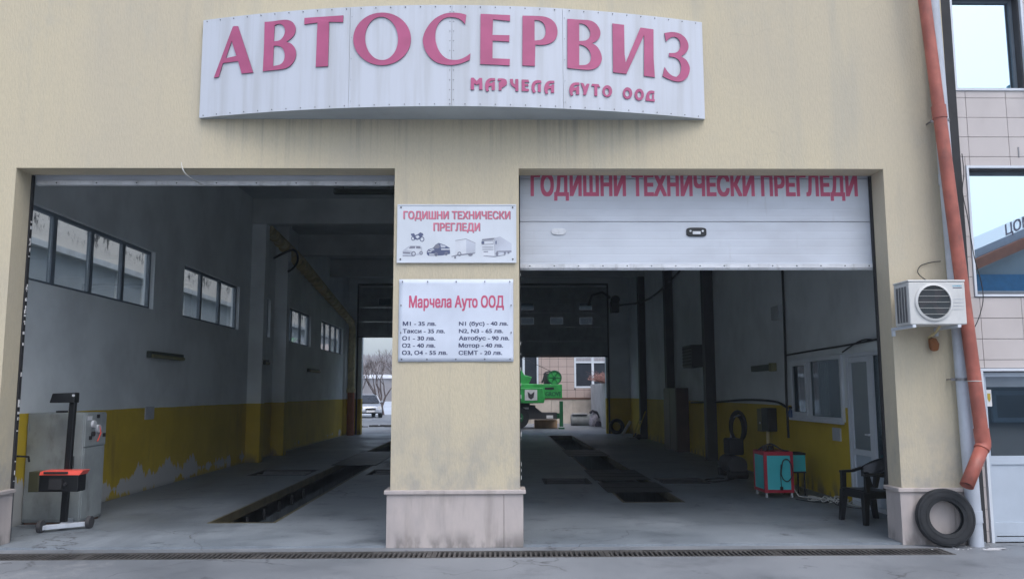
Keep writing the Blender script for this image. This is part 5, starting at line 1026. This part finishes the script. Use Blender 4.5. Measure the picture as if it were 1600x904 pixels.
def bare_tree(x, y, h, seed, label, trunks=3):
    r = random.Random(seed); t = thing('bare_tree', label, 'tree', (x, y, 0), 'leafless trees on the river bank'); tb, cb = MB(), MB()
    def grow(p, d, l, rad_, dep):
        q = p+d*l*.5+Vector((r.uniform(-1, 1), r.uniform(-1, 1), 0))*l*.05; e = p+d*l; (tb if dep < 2 else cb).tube([p, q, e], [rad_, rad_*.85, rad_*.65], 6 if dep < 2 else 4)
        if dep > 5: return
        for _ in range(2 if dep < 4 else 3):
            nd = (d+Vector((r.uniform(-1, 1), r.uniform(-1, 1), r.uniform(-.25, .5)))*.55).normalized(); grow(e, nd, l*r.uniform(.62, .85), rad_*.6, dep+1)
    for k in range(trunks): grow(Vector((x+r.uniform(-.15, .15), y, -.05)), Vector((r.uniform(-.3, .3), r.uniform(-.2, .2), 1)).normalized(), h*r.uniform(.22, .32), .10, 0)
    tb.build('trunk', M['bark'], t, smooth=True); cb.build('crown', M['bark'], t)
bare_tree(-8.45, 52.2, 5.2, 3, 'leafless multi-stemmed tree right of the silver car', 4)
bare_tree(-10.6, 52.5, 4.6, 8, 'leafless small tree behind the silver car', 2)
bare_tree(-7.1, 52.4, 4.9, 12, 'leafless tree at the pillar edge of the left rear doorway', 3)
b = MB(); r0 = random.Random(2)
for i in range(14): x = -6.0+r0.uniform(-.7, .7); y = 31+r0.uniform(-.4, .4); b.box(x, x+r0.uniform(.15, .5), y, y+.08, 0.001, r0.uniform(.03, .08))
o = b.build('scrap_wood', M['plate'], org=(-6, 31, 0)); tag(o, 'scattered scraps of wood on the yard behind the left doorway', 'scraps', kind='stuff')
FW = thing('far_building', 'long low grey-brown building with snow-covered roof edge across the river', 'building', (-30, 150, 0)); MB().box(-160, 100, 150, 158, -.5, 4.25).build('wall', M['longwall'], FW); MB().box(-160, 100, 149.6, 158.5, 4.2501, 4.9).build('snowy_roof', M['snow'], FW)
# wooded hill
r0 = random.Random(4); b = MB(); nx, ny = 90, 14; vs = []
from mathutils import noise as mn
for j in range(ny+1):
    for i in range(nx+1):
        x = -420+9.5*i; y = 170+18*j; s_ = j/ny; hgt = 17*(s_**.8)*(1+.28*mn.noise(Vector((x*.008, y*.004, 0))))+1.6*mn.noise(Vector((x*.07, y*.07, 2)))+s_*1.5*mn.noise(Vector((x*.3, y*.2, 1)))
        vs.append((x, y, max(-.6, hgt-1)))
b.add(vs, [(j*(nx+1)+i, j*(nx+1)+i+1, (j+1)*(nx+1)+i+1, (j+1)*(nx+1)+i) for j in range(ny) for i in range(nx)])
struct(b.build('hill', M['hill'], smooth=True))
b = MB()
for i in range(7000):
    x = r0.uniform(-160, 60); y = r0.uniform(175, 415); s_ = (y-170)/252; hgt = 17*(s_**.8)*(1+.28*mn.noise(Vector((x*.008, y*.004, 0))))-1; hh = r0.uniform(2.2, 5); w_ = r0.uniform(.15, .5)
    b.add([(x-w_*.2, y, hgt-.5), (x+w_*.2, y, hgt-.5), (x+w_, y, hgt+hh*.6), (x+r0.uniform(-.4, .4), y, hgt+hh), (x-w_, y, hgt+hh*.55)], [(0, 1, 2, 3, 4)])
o = b.build('far_wood', M['hill']); tag(o, 'mass of bare brown trees covering the hillside beyond the river', 'wood', kind='stuff')

# ================================================================== ACROSS THE STREET (only reflected in the panes)
OP = thing('opposite_building', 'building across the street, mirrored in the neighbour window, with rooftop letters', 'building', (20, -34, 0))
MB().box(14, 44, -44, -34, 5.2, 7.7).build('upper_wall', M['sky_blue'], OP); MB().box(14, 44, -44, -34.2, 0, 5.199).build('wall', M['greyslab'], OP)
zr = lambda x: 8.1+.42*(x-25.4)
b = MB(); b.prism([(20, 7.75), (44, 7.75), (44, zr(38)), (38, zr(38)), (23, 7.76)], 'y', -43.5, -34.4); b.build('gable', M['greyslab'], OP)
b = MB(); b.prism([(20, zr(20)), (38, zr(38)), (38, zr(38)+.55), (20, zr(20)+.55)], 'y', -45, -33); b.build('roof', M['rooftile'], OP)
b = MB(); b.prism([(20, zr(20)+.56), (38, zr(38)+.56), (38, zr(38)+1.0), (20, zr(20)+1.0)], 'y', -45, -33.5); b.build('roof_sheet', M['pipegrey'], OP)
o = lettering('ЦОМАТ', 26.6, 28.9, 0, .6, -33.4, mat('faded_letters', (.26, .20, .24), .7), OP, .03)
for v in o.data.vertices: v.co.z += zr(v.co.x+20)+1.05
for k in range(4): MB().box(16+k*6, 18+k*6, -34.199, -34.1, 2, 4.5).build('window', M['upvc'], OP)

# ================================================================== AIR: haze volume added to lift the blacks and fade the far hill
h = MB().box(-940, 940, -720, 940, -2.7, 32).build('haze', M['white']); h['kind'] = 'stuff'; h.display_type = 'WIRE'
hm = bpy.data.materials.new('air'); hm.use_nodes = True; n_ = hm.node_tree; n_.nodes.remove(n_.nodes['Principled BSDF']); pv = n_.nodes.new('ShaderNodeVolumePrincipled')
pv.inputs['Density'].default_value = .0013; pv.inputs['Color'].default_value = (.80, .90, 1, 1)
n_.links.new(pv.outputs[0], n_.nodes['Material Output'].inputs['Volume']); h.data.materials.clear(); h.data.materials.append(hm)
